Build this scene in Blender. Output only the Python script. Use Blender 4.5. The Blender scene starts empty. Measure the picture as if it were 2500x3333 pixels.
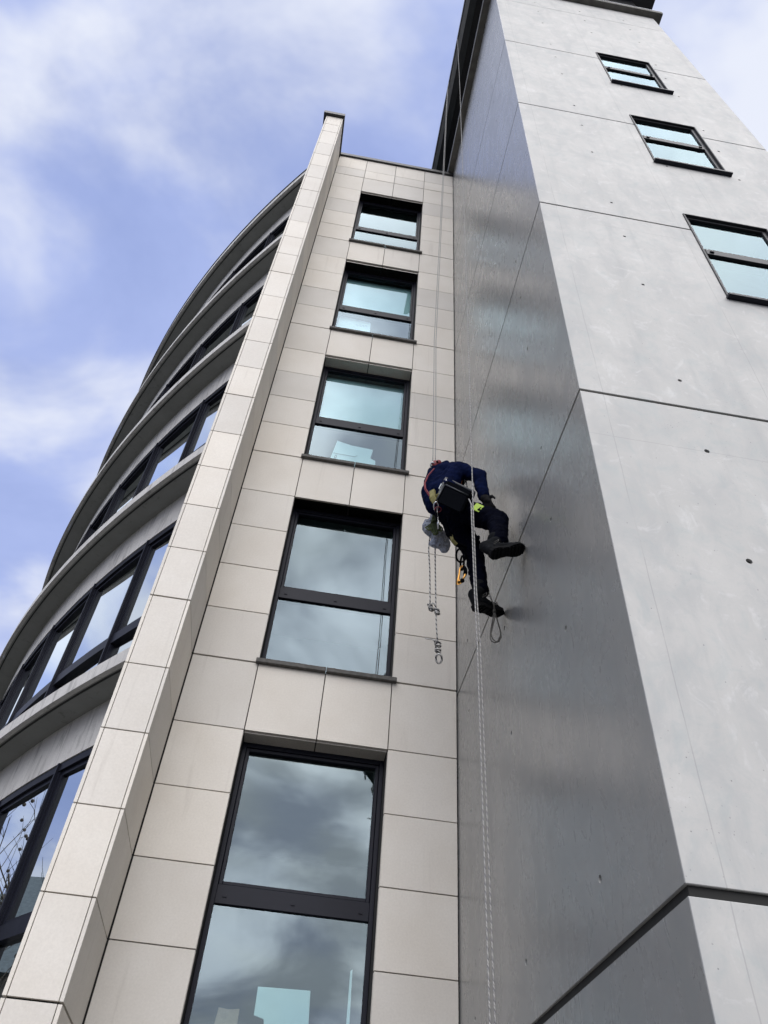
import bpy, bmesh, math, random
from mathutils import Vector, Matrix, noise
R = math.radians
rnd = random.Random(7)
S = bpy.context.scene
COL = S.collection
K = 0.85            # one building unit (measured from tile size) in metres

# ------------------------------------------------------------------ camera
cam_d = bpy.data.cameras.new("camera"); cam = bpy.data.objects.new("camera", cam_d); COL.objects.link(cam)
cam_d.sensor_fit = 'HORIZONTAL'; cam_d.sensor_width = 36.0; cam_d.lens = 36.0 * 1675 / 1658.93
cam_d.clip_start = 0.05; cam_d.clip_end = 5000
# rows: world x, y, z seen from the camera (tilted up 43 degrees, rolled 5)
ax = Vector((0.9859065, -0.1552632, -0.0623035)); ay = Vector((-0.1554551, -0.7125990, -0.6841319)); az = Vector((0.0618231, 0.6841755, -0.7266924))
M = Matrix((ax, ay, az))          # camera-space vector -> world
cam.matrix_world = M.to_4x4()
S.camera = cam
S.render.resolution_x = 768; S.render.resolution_y = 1024

# ------------------------------------------------------------------ light
SUN_EL, SUN_AZ = R(48), R(-86)      # azimuth in the xy plane: sun stands behind and left of the camera
world = bpy.data.worlds.new("World"); S.world = world; world.use_nodes = True
wn = world.node_tree; wn.nodes.clear()
def N(t, typ, **kw):
    n = t.nodes.new(typ)
    for k, v in kw.items():
        if k == 'inp':
            for a, b in v.items(): n.inputs[a].default_value = b
        else: setattr(n, k, v)
    return n
def Lk(t, a, b): t.links.new(a, b)
sky = N(wn, 'ShaderNodeTexSky', sky_type='NISHITA', sun_disc=False, sun_elevation=SUN_EL, sun_rotation=R(90) - SUN_AZ, altitude=50, air_density=1.0, dust_density=1.0, ozone_density=2.0)
SKY_STR = 0.12
tc = N(wn, 'ShaderNodeTexCoord')
sep = N(wn, 'ShaderNodeSeparateXYZ'); Lk(wn, tc.outputs['Generated'], sep.inputs[0])
zz = N(wn, 'ShaderNodeMath', operation='MAXIMUM', inp={1: 0.0}); Lk(wn, sep.outputs[2], zz.inputs[0])
za = N(wn, 'ShaderNodeMath', operation='ADD', inp={1: 0.25}); Lk(wn, zz.outputs[0], za.inputs[0])
dx = N(wn, 'ShaderNodeMath', operation='DIVIDE'); Lk(wn, sep.outputs[0], dx.inputs[0]); Lk(wn, za.outputs[0], dx.inputs[1])
dy = N(wn, 'ShaderNodeMath', operation='DIVIDE'); Lk(wn, sep.outputs[1], dy.inputs[0]); Lk(wn, za.outputs[0], dy.inputs[1])
cb = N(wn, 'ShaderNodeCombineXYZ'); Lk(wn, dx.outputs[0], cb.inputs[0]); Lk(wn, dy.outputs[0], cb.inputs[1])
mp = N(wn, 'ShaderNodeMapping'); mp.inputs['Location'].default_value = (6.6, 6.1, 0); mp.inputs['Scale'].default_value = (1.0, 1.25, 1); mp.inputs['Rotation'].default_value = (0, 0, R(25)); Lk(wn, cb.outputs[0], mp.inputs[0])
n1 = N(wn, 'ShaderNodeTexNoise', inp={'Scale': 2.1, 'Detail': 6.0, 'Roughness': 0.56, 'Distortion': 0.3}); Lk(wn, mp.outputs[0], n1.inputs['Vector'])
n2 = N(wn, 'ShaderNodeTexNoise', inp={'Scale': 3.3, 'Detail': 5.0, 'Roughness': 0.5, 'Distortion': 0.2}); Lk(wn, mp.outputs[0], n2.inputs['Vector'])
r1 = N(wn, 'ShaderNodeValToRGB'); r1.color_ramp.elements[0].position = 0.27; r1.color_ramp.elements[1].position = 0.52
r1.color_ramp.elements[0].color = (0.12, 0.12, 0.12, 1); r1.color_ramp.elements[1].color = (1, 1, 1, 1); r1.color_ramp.interpolation = 'EASE'
Lk(wn, n1.outputs['Fac'], r1.inputs[0])
r2 = N(wn, 'ShaderNodeValToRGB'); r2.color_ramp.interpolation = 'EASE'
r2.color_ramp.elements[0].position = 0.38; r2.color_ramp.elements[0].color = (0.42, 0.51, 0.86, 1)
r2.color_ramp.elements[1].position = 0.60; r2.color_ramp.elements[1].color = (0.82, 0.86, 0.98, 1)
Lk(wn, n2.outputs['Fac'], r2.inputs[0])
def vscale(t, src, s):
    v = N(t, 'ShaderNodeVectorMath', operation='SCALE'); Lk(t, src, v.inputs[0]); v.inputs['Scale'].default_value = s; return v.outputs[0]
cloud = vscale(wn, r2.outputs[0], 1.0 / SKY_STR)
# the blue of the gaps: Nishita pulled towards the lavender blue of the photograph
tint = N(wn, 'ShaderNodeMix', data_type='RGBA', inp={0: 0.85}); Lk(wn, sky.outputs[0], tint.inputs[6])
tint.inputs[7].default_value = (0.35 / SKY_STR, 0.44 / SKY_STR, 0.80 / SKY_STR, 1)
mx = N(wn, 'ShaderNodeMix', data_type='RGBA'); Lk(wn, r1.outputs[0], mx.inputs[0]); Lk(wn, tint.outputs[2], mx.inputs[6]); Lk(wn, cloud, mx.inputs[7])
bg = N(wn, 'ShaderNodeBackground', inp={'Strength': SKY_STR}); Lk(wn, mx.outputs[2], bg.inputs[0])
wo = N(wn, 'ShaderNodeOutputWorld'); Lk(wn, bg.outputs[0], wo.inputs[0])

sun_d = bpy.data.lights.new("sun", 'SUN'); sun = bpy.data.objects.new("sun", sun_d); COL.objects.link(sun)
sun_d.energy = 4.3; sun_d.angle = R(100); sun_d.color = (1.0, 0.97, 0.925)
sdir = Vector((math.cos(SUN_EL) * math.cos(SUN_AZ), math.cos(SUN_EL) * math.sin(SUN_AZ), math.sin(SUN_EL)))
sun.rotation_euler = sdir.to_track_quat('Z', 'Y').to_euler(); sun.location = (0, -20, 40)

# the sun stands behind broken cloud: its wide disc carries the cloud pattern and fades out at its rim
sun_d.use_nodes = True; st = sun_d.node_tree; st.nodes.clear()
sg = N(st, 'ShaderNodeNewGeometry'); sp_ = N(st, 'ShaderNodeSeparateXYZ')
SGN = -1.0
sv = N(st, 'ShaderNodeVectorMath', operation='SCALE'); Lk(st, sg.outputs['Incoming'], sv.inputs[0]); sv.inputs['Scale'].default_value = SGN; Lk(st, sv.outputs[0], sp_.inputs[0])
sz = N(st, 'ShaderNodeMath', operation='MAXIMUM', inp={1: 0.0}); Lk(st, sp_.outputs[2], sz.inputs[0])
sa = N(st, 'ShaderNodeMath', operation='ADD', inp={1: 0.25}); Lk(st, sz.outputs[0], sa.inputs[0])
sx = N(st, 'ShaderNodeMath', operation='DIVIDE'); Lk(st, sp_.outputs[0], sx.inputs[0]); Lk(st, sa.outputs[0], sx.inputs[1])
sy = N(st, 'ShaderNodeMath', operation='DIVIDE'); Lk(st, sp_.outputs[1], sy.inputs[0]); Lk(st, sa.outputs[0], sy.inputs[1])
sc_ = N(st, 'ShaderNodeCombineXYZ'); Lk(st, sx.outputs[0], sc_.inputs[0]); Lk(st, sy.outputs[0], sc_.inputs[1])
sn = N(st, 'ShaderNodeTexNoise', inp={'Scale': 2.6, 'Detail': 5.0, 'Roughness': 0.52, 'Distortion': 0.4}); sm_ = N(st, 'ShaderNodeMapping'); sm_.inputs['Location'].default_value = (1.7, 0.4, 0); Lk(st, sc_.outputs[0], sm_.inputs[0]); Lk(st, sm_.outputs[0], sn.inputs['Vector'])
sr = N(st, 'ShaderNodeMapRange', interpolation_type='SMOOTHSTEP', inp={1: 0.36, 2: 0.66, 3: 0.42, 4: 1.65}); Lk(st, sn.outputs['Fac'], sr.inputs[0])
sdn = N(st, 'ShaderNodeVectorMath', operation='DOT_PRODUCT'); Lk(st, sv.outputs[0], sdn.inputs[0]); sdn.inputs[1].default_value = tuple(sdir)
sf = N(st, 'ShaderNodeMapRange', interpolation_type='SMOOTHSTEP', inp={1: math.cos(R(50)), 2: math.cos(R(22)), 3: 0.0, 4: 1.45}); Lk(st, sdn.outputs['Value'], sf.inputs[0])
sm = N(st, 'ShaderNodeMath', operation='MULTIPLY'); Lk(st, sr.outputs[0], sm.inputs[0]); Lk(st, sf.outputs[0], sm.inputs[1])
se = N(st, 'ShaderNodeEmission'); Lk(st, sm.outputs[0], se.inputs['Strength']); so_ = N(st, 'ShaderNodeOutputLight'); Lk(st, se.outputs[0], so_.inputs[0])

vs = S.view_settings; vs.view_transform = 'Standard'; vs.look = 'None'; vs.exposure = 0.0; vs.gamma = 1.0; vs.use_curve_mapping = False
S.cycles.use_denoising = True
S.cycles.max_bounces = 8; S.cycles.transparent_max_bounces = 12; S.cycles.caustics_reflective = False; S.cycles.caustics_refractive = False

# ------------------------------------------------------------------ materials
def mat(name):
    m = bpy.data.materials.new(name); m.use_nodes = True; t = m.node_tree; t.nodes.clear()
    out = N(t, 'ShaderNodeOutputMaterial'); p = N(t, 'ShaderNodeBsdfPrincipled'); Lk(t, p.outputs[0], out.inputs[0])
    return m, t, p, out
def ramp(t, src, stops, interp='LINEAR'):
    r = N(t, 'ShaderNodeValToRGB'); r.color_ramp.interpolation = interp
    while len(r.color_ramp.elements) < len(stops): r.color_ramp.elements.new(0.5)
    for e, (p, c) in zip(r.color_ramp.elements, stops):
        e.position = p; e.color = (c, c, c, 1) if not hasattr(c, '__len__') else (*c, 1)
    Lk(t, src, r.inputs[0]); return r.outputs[0]
def pos_units(t):
    g = N(t, 'ShaderNodeNewGeometry'); return vscale(t, g.outputs['Position'], 1 / K), g
def mapv(t, v, scale=(1, 1, 1), loc=(0, 0, 0)):
    m = N(t, 'ShaderNodeMapping'); m.inputs['Scale'].default_value = scale; m.inputs['Location'].default_value = loc; Lk(t, v, m.inputs[0]); return m.outputs[0]
def tnoise(t, v, s, d=3, r=0.5, dist=0):
    n = N(t, 'ShaderNodeTexNoise', inp={'Scale': s, 'Detail': d, 'Roughness': r, 'Distortion': dist}); Lk(t, v, n.inputs['Vector']); return n.outputs['Fac']
def math_(t, op, a, b=None, c=None, clamp=False):
    n = N(t, 'ShaderNodeMath', operation=op, use_clamp=clamp)
    for i, v in enumerate((a, b, c)):
        if v is None: continue
        if isinstance(v, (int, float)): n.inputs[i].default_value = v
        else: Lk(t, v, n.inputs[i])
    return n.outputs[0]
def mixc(t, f, a, b, mode='MIX'):
    n = N(t, 'ShaderNodeMix', data_type='RGBA', blend_type=mode)
    for i, v in ((0, f), (6, a), (7, b)):
        if isinstance(v, (int, float)): n.inputs[i].default_value = v
        elif isinstance(v, tuple): n.inputs[i].default_value = (*v, 1) if len(v) == 3 else v
        else: Lk(t, v, n.inputs[i])
    return n.outputs[2]
def bump(t, p, h, strength, dist=0.01):
    b = N(t, 'ShaderNodeBump', inp={'Strength': strength, 'Distance': dist}); Lk(t, h, b.inputs['Height']); Lk(t, b.outputs[0], p.inputs['Normal']); return b

def make_stone():
    m, t, p, _ = mat("beige_limestone"); v, g = pos_units(t)
    oi = N(t, 'ShaderNodeObjectInfo')
    big = tnoise(t, v, 1.3, 4, 0.6); streak = tnoise(t, mapv(t, v, (9, 9, 0.55)), 1.0, 4, 0.6, 0.4); fine = tnoise(t, v, 55, 3, 0.6)
    c = mixc(t, ramp(t, big, [(0.35, 0), (0.68, 1)]), (0.655, 0.620, 0.565), (0.605, 0.565, 0.505))
    c = mixc(t, ramp(t, streak, [(0.60, 0), (0.78, 0.35)]), c, (0.36, 0.325, 0.285))
    c = mixc(t, ramp(t, fine, [(0.3, 0.0), (0.8, 0.22)]), c, (0.33, 0.305, 0.27))
    hue = N(t, 'ShaderNodeHueSaturation'); Lk(t, c, hue.inputs['Color'])
    Lk(t, math_(t, 'MULTIPLY_ADD', oi.outputs['Random'], 0.17, 0.915), hue.inputs['Value'])
    Lk(t, math_(t, 'MULTIPLY_ADD', oi.outputs['Random'], 0.22, 0.9), hue.inputs['Saturation'])
    Lk(t, hue.outputs[0], p.inputs['Base Color']); p.inputs['Roughness'].default_value = 0.62; p.inputs['Specular IOR Level'].default_value = 0.35
    bump(t, p, fine, 0.12, 0.004); return m
def make_concrete():
    m, t, p, _ = mat("smooth_precast_concrete"); v, g = pos_units(t)
    s = N(t, 'ShaderNodeSeparateXYZ'); Lk(t, v, s.inputs[0])
    big = tnoise(t, v, 0.75, 5, 0.6, 0.3); mid = tnoise(t, mapv(t, v, (2.6, 2.6, 1.4)), 1.6, 6, 0.68, 0.6)
    streak = tnoise(t, mapv(t, v, (7, 7, 0.35)), 1.2, 5, 0.6, 0.3); fine = tnoise(t, v, 70, 3, 0.6)
    vor = N(t, 'ShaderNodeTexVoronoi', inp={'Scale': 16.0, 'Randomness': 1.0}); Lk(t, v, vor.inputs['Vector'])
    pit = ramp(t, vor.outputs['Distance'], [(0.045, 1), (0.075, 0)])
    sel = N(t, 'ShaderNodeSeparateColor'); Lk(t, vor.outputs['Color'], sel.inputs[0]); pit = math_(t, 'MULTIPLY', pit, ramp(t, sel.outputs[0], [(0.62, 0), (0.64, 1)]))
    c = mixc(t, ramp(t, big, [(0.34, 0), (0.66, 1)]), (0.425, 0.418, 0.398), (0.372, 0.368, 0.352))
    c = mixc(t, ramp(t, mid, [(0.47, 0), (0.62, 0.55), (0.8, 0.8)]), c, (0.335, 0.34, 0.335))
    c = mixc(t, ramp(t, mid, [(0.28, 0.6), (0.40, 0)]), c, (0.49, 0.49, 0.475))
    c = mixc(t, ramp(t, streak, [(0.56, 0), (0.76, 0.45)]), c, (0.31, 0.315, 0.31))
    c = mixc(t, ramp(t, fine, [(0.3, 0), (0.8, 0.18)]), c, (0.34, 0.34, 0.34))
    c = mixc(t, math_(t, 'MULTIPLY', pit, 0.75), c, (0.13, 0.13, 0.13))
    vo2 = N(t, 'ShaderNodeTexVoronoi', inp={'Scale': 42.0, 'Randomness': 1.0}); Lk(t, v, vo2.inputs['Vector'])
    s2 = N(t, 'ShaderNodeSeparateColor'); Lk(t, vo2.outputs['Color'], s2.inputs[0])
    zone = ramp(t, tnoise(t, v, 1.1, 3), [(0.45, 0), (0.6, 1)])
    pit2 = math_(t, 'MULTIPLY', math_(t, 'MULTIPLY', ramp(t, vo2.outputs['Distance'], [(0.10, 1), (0.17, 0)]), ramp(t, s2.outputs[0], [(0.66, 0), (0.68, 1)])), zone)
    c = mixc(t, math_(t, 'MULTIPLY', pit2, 0.6), c, (0.17, 0.17, 0.17)); pit = math_(t, 'MAXIMUM', pit, math_(t, 'MULTIPLY', pit2, 0.12))
    blot = tnoise(t, v, 5.5, 5, 0.72, 0.8); c = mixc(t, ramp(t, blot, [(0.50, 0), (0.68, 0.4)]), c, (0.30, 0.335, 0.335)); c = mixc(t, ramp(t, blot, [(0.30, 0.5), (0.42, 0)]), c, (0.50, 0.50, 0.49))
    # formwork seams: hairline vertical joints, broken up
    seam = None
    brk = ramp(t, tnoise(t, mapv(t, v, (1, 1, 1.6), (3, 1, 7)), 1.3, 3), [(0.34, 0.15), (0.46, 1)])
    wob = math_(t, 'MULTIPLY_ADD', tnoise(t, v, 3.0, 2), 0.012, -0.006)
    for axis, val in ((2, 4.26), (2, 7.9), (0, 1.78), (0, 3.13), (0, 3.67), (0, 5.02), (1, 3.22), (1, 4.5), (1, 5.85)):
        dd = math_(t, 'ABSOLUTE', math_(t, 'ADD', math_(t, 'SUBTRACT', s.outputs[axis], val), wob))
        l = math_(t, 'LESS_THAN', dd, 0.003); seam = l if seam is None else math_(t, 'MAXIMUM', seam, l)
    seam = math_(t, 'MULTIPLY', seam, brk)
    c = mixc(t, math_(t, 'MULTIPLY', seam, 0.38), c, (0.2, 0.2, 0.2))
    # the flank is polished, the front duller; flank colour is darkened to imitate shade
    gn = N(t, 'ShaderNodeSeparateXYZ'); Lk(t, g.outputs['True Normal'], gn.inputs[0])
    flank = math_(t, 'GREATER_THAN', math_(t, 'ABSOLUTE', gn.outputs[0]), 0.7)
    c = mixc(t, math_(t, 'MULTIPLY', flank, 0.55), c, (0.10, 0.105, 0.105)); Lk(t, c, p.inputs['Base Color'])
    ro = math_(t, 'ADD', math_(t, 'MULTIPLY_ADD', mid, 0.24, 0.11), math_(t, 'MULTIPLY', streak, 0.10))
    ro = math_(t, 'MULTIPLY_ADD', math_(t, 'SUBTRACT', 1.0, flank), 0.38, ro)
    Lk(t, ro, p.inputs['Roughness']); p.inputs['IOR'].default_value = 1.5
    Lk(t, math_(t, 'MULTIPLY_ADD', flank, 0.32, 0.0), p.inputs['Coat Weight']); p.inputs['Coat Roughness'].default_value = 0.26; p.inputs['Coat IOR'].default_value = 1.55
    h = math_(t, 'ADD', math_(t, 'MULTIPLY', fine, 0.12), math_(t, 'MULTIPLY', mid, 0.5)); h = math_(t, 'SUBTRACT', h, math_(t, 'MULTIPLY', pit, 0.9)); h = math_(t, 'SUBTRACT', h, math_(t, 'MULTIPLY', seam, 0.8))
    bump(t, p, h, 0.22, 0.006)
    return m
def make_plain(name, col, rough=0.5, metal=0.0, var=0.15, nscale=6, bumpk=0.0, spec=0.5):
    m, t, p, _ = mat(name); v, g = pos_units(t)
    f = tnoise(t, v, nscale, 4, 0.6)
    c = mixc(t, ramp(t, f, [(0.3, 0), (0.75, 1)]), col, tuple(x * (1 - var) for x in col))
    Lk(t, c, p.inputs['Base Color']); p.inputs['Roughness'].default_value = rough; p.inputs['Metallic'].default_value = metal; p.inputs['Specular IOR Level'].default_value = spec
    if bumpk: bump(t, p, tnoise(t, v, nscale * 6, 3), bumpk, 0.01)
    return m
def make_render_band():
    m, t, p, _ = mat("weathered_ledge_concrete"); v, g = pos_units(t)
    a = tnoise(t, v, 2.0, 5, 0.6); b = tnoise(t, mapv(t, v, (7, 7, 0.8)), 1.5, 6, 0.7, 0.8); f = tnoise(t, v, 60, 3)
    c = mixc(t, ramp(t, a, [(0.3, 0), (0.7, 1)]), (0.60, 0.585, 0.555), (0.50, 0.485, 0.46))
    c = mixc(t, ramp(t, b, [(0.52, 0), (0.66, 0.55), (0.85, 0.85)]), c, (0.14, 0.135, 0.125))
    c = mixc(t, ramp(t, f, [(0.4, 0), (0.8, 0.3)]), c, (0.25, 0.25, 0.24))
    Lk(t, c, p.inputs['Base Color']); p.inputs['Roughness'].default_value = 0.8; bump(t, p, f, 0.2, 0.005); return m
def make_soffit():
    m, t, p, _ = mat("painted_soffit_render"); v, g = pos_units(t)
    a = tnoise(t, v, 2.2, 5, 0.6); b = tnoise(t, v, 7.0, 5, 0.7, 0.5)
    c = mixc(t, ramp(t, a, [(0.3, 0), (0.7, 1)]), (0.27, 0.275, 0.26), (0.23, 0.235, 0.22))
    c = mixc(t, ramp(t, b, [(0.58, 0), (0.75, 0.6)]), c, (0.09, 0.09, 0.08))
    Lk(t, c, p.inputs['Base Color']); p.inputs['Roughness'].default_value = 0.85; return m
def make_glass(name, tintc, base=0.055, gain=1.15, trans=(0.66, 0.84, 0.85)):
    m = bpy.data.materials.new(name); m.use_nodes = True; t = m.node_tree; t.nodes.clear()
    out = N(t, 'ShaderNodeOutputMaterial'); v, g = pos_units(t)
    gl = N(t, 'ShaderNodeBsdfGlossy', inp={'Roughness': 0.0}); gl.inputs['Color'].default_value = (*tintc, 1)
    tr = N(t, 'ShaderNodeBsdfTransparent'); tr.inputs[0].default_value = (*trans, 1)
    fr = N(t, 'ShaderNodeFresnel', inp={'IOR': 1.55})
    # one sheet: the outer face reflects, the inner face lets through
    front = math_(t, 'SUBTRACT', 1.0, g.outputs['Backfacing'])
    f = math_(t, 'MULTIPLY', math_(t, 'MULTIPLY_ADD', fr.outputs[0], gain, base, clamp=True), front)
    Lk(t, mixc(t, front, (1.0, 1.0, 1.0), tuple(trans)), tr.inputs[0])
    ms = N(t, 'ShaderNodeMixShader'); Lk(t, f, ms.inputs[0]); Lk(t, tr.outputs[0], ms.inputs[1]); Lk(t, gl.outputs[0], ms.inputs[2]); Lk(t, ms.outputs[0], out.inputs[0]); return m
def make_rope(name, base, fleck, freq=150.0, duty=0.62):
    m, t, p, _ = mat(name); v, g = pos_units(t)
    s = N(t, 'ShaderNodeSeparateXYZ'); Lk(t, v, s.inputs[0])
    n = N(t, 'ShaderNodeSeparateXYZ'); Lk(t, g.outputs['Normal'], n.inputs[0])
    ang = math_(t, 'ARCTAN2', n.outputs[1], n.outputs[0])
    ph = math_(t, 'ADD', math_(t, 'MULTIPLY', s.outputs[2], freq), ang)
    w = math_(t, 'SINE', ph)
    c = mixc(t, ramp(t, math_(t, 'MULTIPLY_ADD', w, 0.5, 0.5), [(duty, 0), (min(duty + 0.16, 0.99), 1)]), base, fleck)
    Lk(t, c, p.inputs['Base Color']); p.inputs['Roughness'].default_value = 0.8
    bump(t, p, math_(t, 'SINE', math_(t, 'ADD', math_(t, 'MULTIPLY', s.outputs[2], freq * 2.5), math_(t, 'MULTIPLY', ang, 2.0))), 0.5, 0.003); return m
def make_cloth(name, col, col2):
    m, t, p, _ = mat(name); v, g = pos_units(t)
    f = tnoise(t, v, 14, 4, 0.6, 0.4)
    Lk(t, mixc(t, ramp(t, f, [(0.35, 0), (0.7, 1)]), col, col2), p.inputs['Base Color']); p.inputs['Roughness'].default_value = 0.85
    p.inputs['Specular IOR Level'].default_value = 0.02; bump(t, p, tnoise(t, v, 30, 4, 0.55, 1.0), 0.35, 0.012); return m

MT = dict(
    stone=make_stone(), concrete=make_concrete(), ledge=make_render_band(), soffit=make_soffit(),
    joint=make_plain("dark_joint_backing", (0.025, 0.025, 0.024), 0.9),
    core=make_plain("grooved_joint_concrete", (0.012, 0.012, 0.011), 0.9),
    frame=make_plain("anthracite_aluminium", (0.012, 0.013, 0.021), 0.42, 0.0, 0.2, 3, 0.0, 0.15),
    frame2=make_plain("grey_black_aluminium", (0.030, 0.031, 0.036), 0.5, 0.0, 0.2, 3, 0.0, 0.2),
    sill=make_plain("weathered_dark_sill", (0.10, 0.095, 0.088), 0.75, 0, 0.55, 25, 0.3),
    cap=make_plain("dark_metal_coping", (0.02, 0.02, 0.022), 0.5, 0, 0.3, 8),
    cornice=make_plain("stained_cornice_concrete", (0.16, 0.155, 0.14), 0.8, 0, 0.5, 5, 0.2),
    trim=make_plain("pale_metal_trim", (0.42, 0.44, 0.47), 0.45, 0.2, 0.1, 4),
    dark=make_plain("black_metal_cladding", (0.010, 0.011, 0.013), 0.5, 0, 0.3, 4),
    panelgrey=make_plain("dark_grey_soffit_panel", (0.045, 0.052, 0.058), 0.5, 0, 0.2, 3),
    glass=make_glass("tinted_window_glass", (0.72, 0.88, 0.97)),
    glassblue=make_glass("clear_blue_window_glass", (0.90, 0.97, 1.0), 0.45, 1.6, (0.35, 0.5, 0.52)),
    glasstop=make_glass("bright_tower_window_glass", (0.70, 0.89, 0.97), 0.03, 0.64),
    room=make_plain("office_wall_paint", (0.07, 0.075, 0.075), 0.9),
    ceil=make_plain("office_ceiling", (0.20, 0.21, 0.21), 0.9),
    blind=make_plain("pale_blind_slat", (0.52, 0.60, 0.60), 0.6, 0, 0.05),
    paper=make_plain("white_card", (0.68, 0.72, 0.72), 0.8, 0, 0.05, 9),
    kraft=make_plain("brown_kraft_paper", (0.38, 0.24, 0.17), 0.85, 0, 0.25, 20, 0.4),
    ink=make_plain("grey_marker_ink", (0.16, 0.18, 0.19), 0.8),
    paving=make_plain("grey_paving", (0.13, 0.128, 0.122), 0.9, 0, 0.35, 1.5, 0.2),
    rope=make_rope("white_kernmantle_rope", (0.40, 0.39, 0.37), (0.22, 0.22, 0.22), 130.0, 0.60),
    rope2=make_rope("black_flecked_white_rope", (0.50, 0.49, 0.47), (0.07, 0.07, 0.075), 120.0, 0.56),
    green=make_rope("olive_cord", (0.10, 0.13, 0.045), (0.03, 0.045, 0.012), 300.0, 0.6),
    lace=make_plain("grey_brown_cord", (0.10, 0.095, 0.085), 0.8, 0, 0.4, 60),
    jacket=make_cloth("navy_fleece", (0.004, 0.008, 0.036), (0.002, 0.004, 0.016)),
    trouser=make_cloth("black_navy_work_trousers", (0.002, 0.0027, 0.008), (0.0012, 0.0014, 0.004)),
    skin=make_plain("skin", (0.42, 0.24, 0.17), 0.5, 0, 0.1),
    hair=make_plain("dark_brown_hair", (0.03, 0.02, 0.015), 0.7),
    glove=make_plain("black_work_glove", (0.005, 0.005, 0.006), 0.8, 0, 0.3, 30, 0.3, 0.15),
    boot=make_plain("worn_black_leather", (0.011, 0.012, 0.014), 0.7, 0, 0.5, 22, 0.3, 0.03),
    sole=make_plain("black_rubber", (0.004, 0.004, 0.005), 0.85, 0, 0.2, 30, 0.3, 0.15),
    red=make_plain("red_webbing", (0.20, 0.012, 0.02), 0.6, 0, 0.3, 40),
    yellow=make_plain("yellow_black_webbing", (0.24, 0.21, 0.06), 0.7, 0, 0.6, 30),
    hivis=make_plain("lime_reflective_tape", (0.42, 0.62, 0.05), 0.6, 0, 0.2, 40),
    black=make_plain("black_moulded_plastic", (0.004, 0.0045, 0.006), 0.7, 0, 0.2, 20, 0, 0.0),
    blacksheen=make_plain("black_plastic_rim", (0.022, 0.025, 0.030), 0.3, 0, 0.2, 12, 0, 0.3),
    steel=make_plain("steel", (0.55, 0.56, 0.58), 0.25, 1.0, 0.2, 30),
    gold=make_plain("gold_anodised_aluminium", (0.72, 0.36, 0.08), 0.35, 0.7, 0.2, 30),
    orange=make_plain("orange_anodised", (0.55, 0.18, 0.06), 0.35, 0.4, 0.2, 30),
    slate=make_plain("slate_roof", (0.12, 0.15, 0.155), 0.6, 0, 0.5, 8),
    oldstone=make_plain("old_stone_wall", (0.30, 0.27, 0.22), 0.85, 0, 0.6, 4),
    bark=make_plain("bare_branch_bark", (0.07, 0.06, 0.05), 0.9),
)
def make_bag():
    m = bpy.data.materials.new("translucent_grey_plastic"); m.use_nodes = True; t = m.node_tree; t.nodes.clear(); v, g = pos_units(t)
    out = N(t, 'ShaderNodeOutputMaterial'); p = N(t, 'ShaderNodeBsdfPrincipled'); tr = N(t, 'ShaderNodeBsdfTransparent')
    f = tnoise(t, v, 16, 4, 0.6, 1.0)
    Lk(t, mixc(t, ramp(t, f, [(0.35, 0), (0.65, 1)]), (0.10, 0.11, 0.14), (0.36, 0.42, 0.56)), p.inputs['Base Color']); p.inputs['Roughness'].default_value = 0.25
    b = N(t, 'ShaderNodeBump', inp={'Strength': 0.9, 'Distance': 0.02}); Lk(t, tnoise(t, v, 22, 3, 0.5, 2.0), b.inputs['Height']); Lk(t, b.outputs[0], p.inputs['Normal'])
    ms = N(t, 'ShaderNodeMixShader', inp={0: 0.82}); Lk(t, tr.outputs[0], ms.inputs[1]); Lk(t, p.outputs[0], ms.inputs[2]); Lk(t, ms.outputs[0], out.inputs[0]); return m
MT['bag'] = make_bag()

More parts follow.
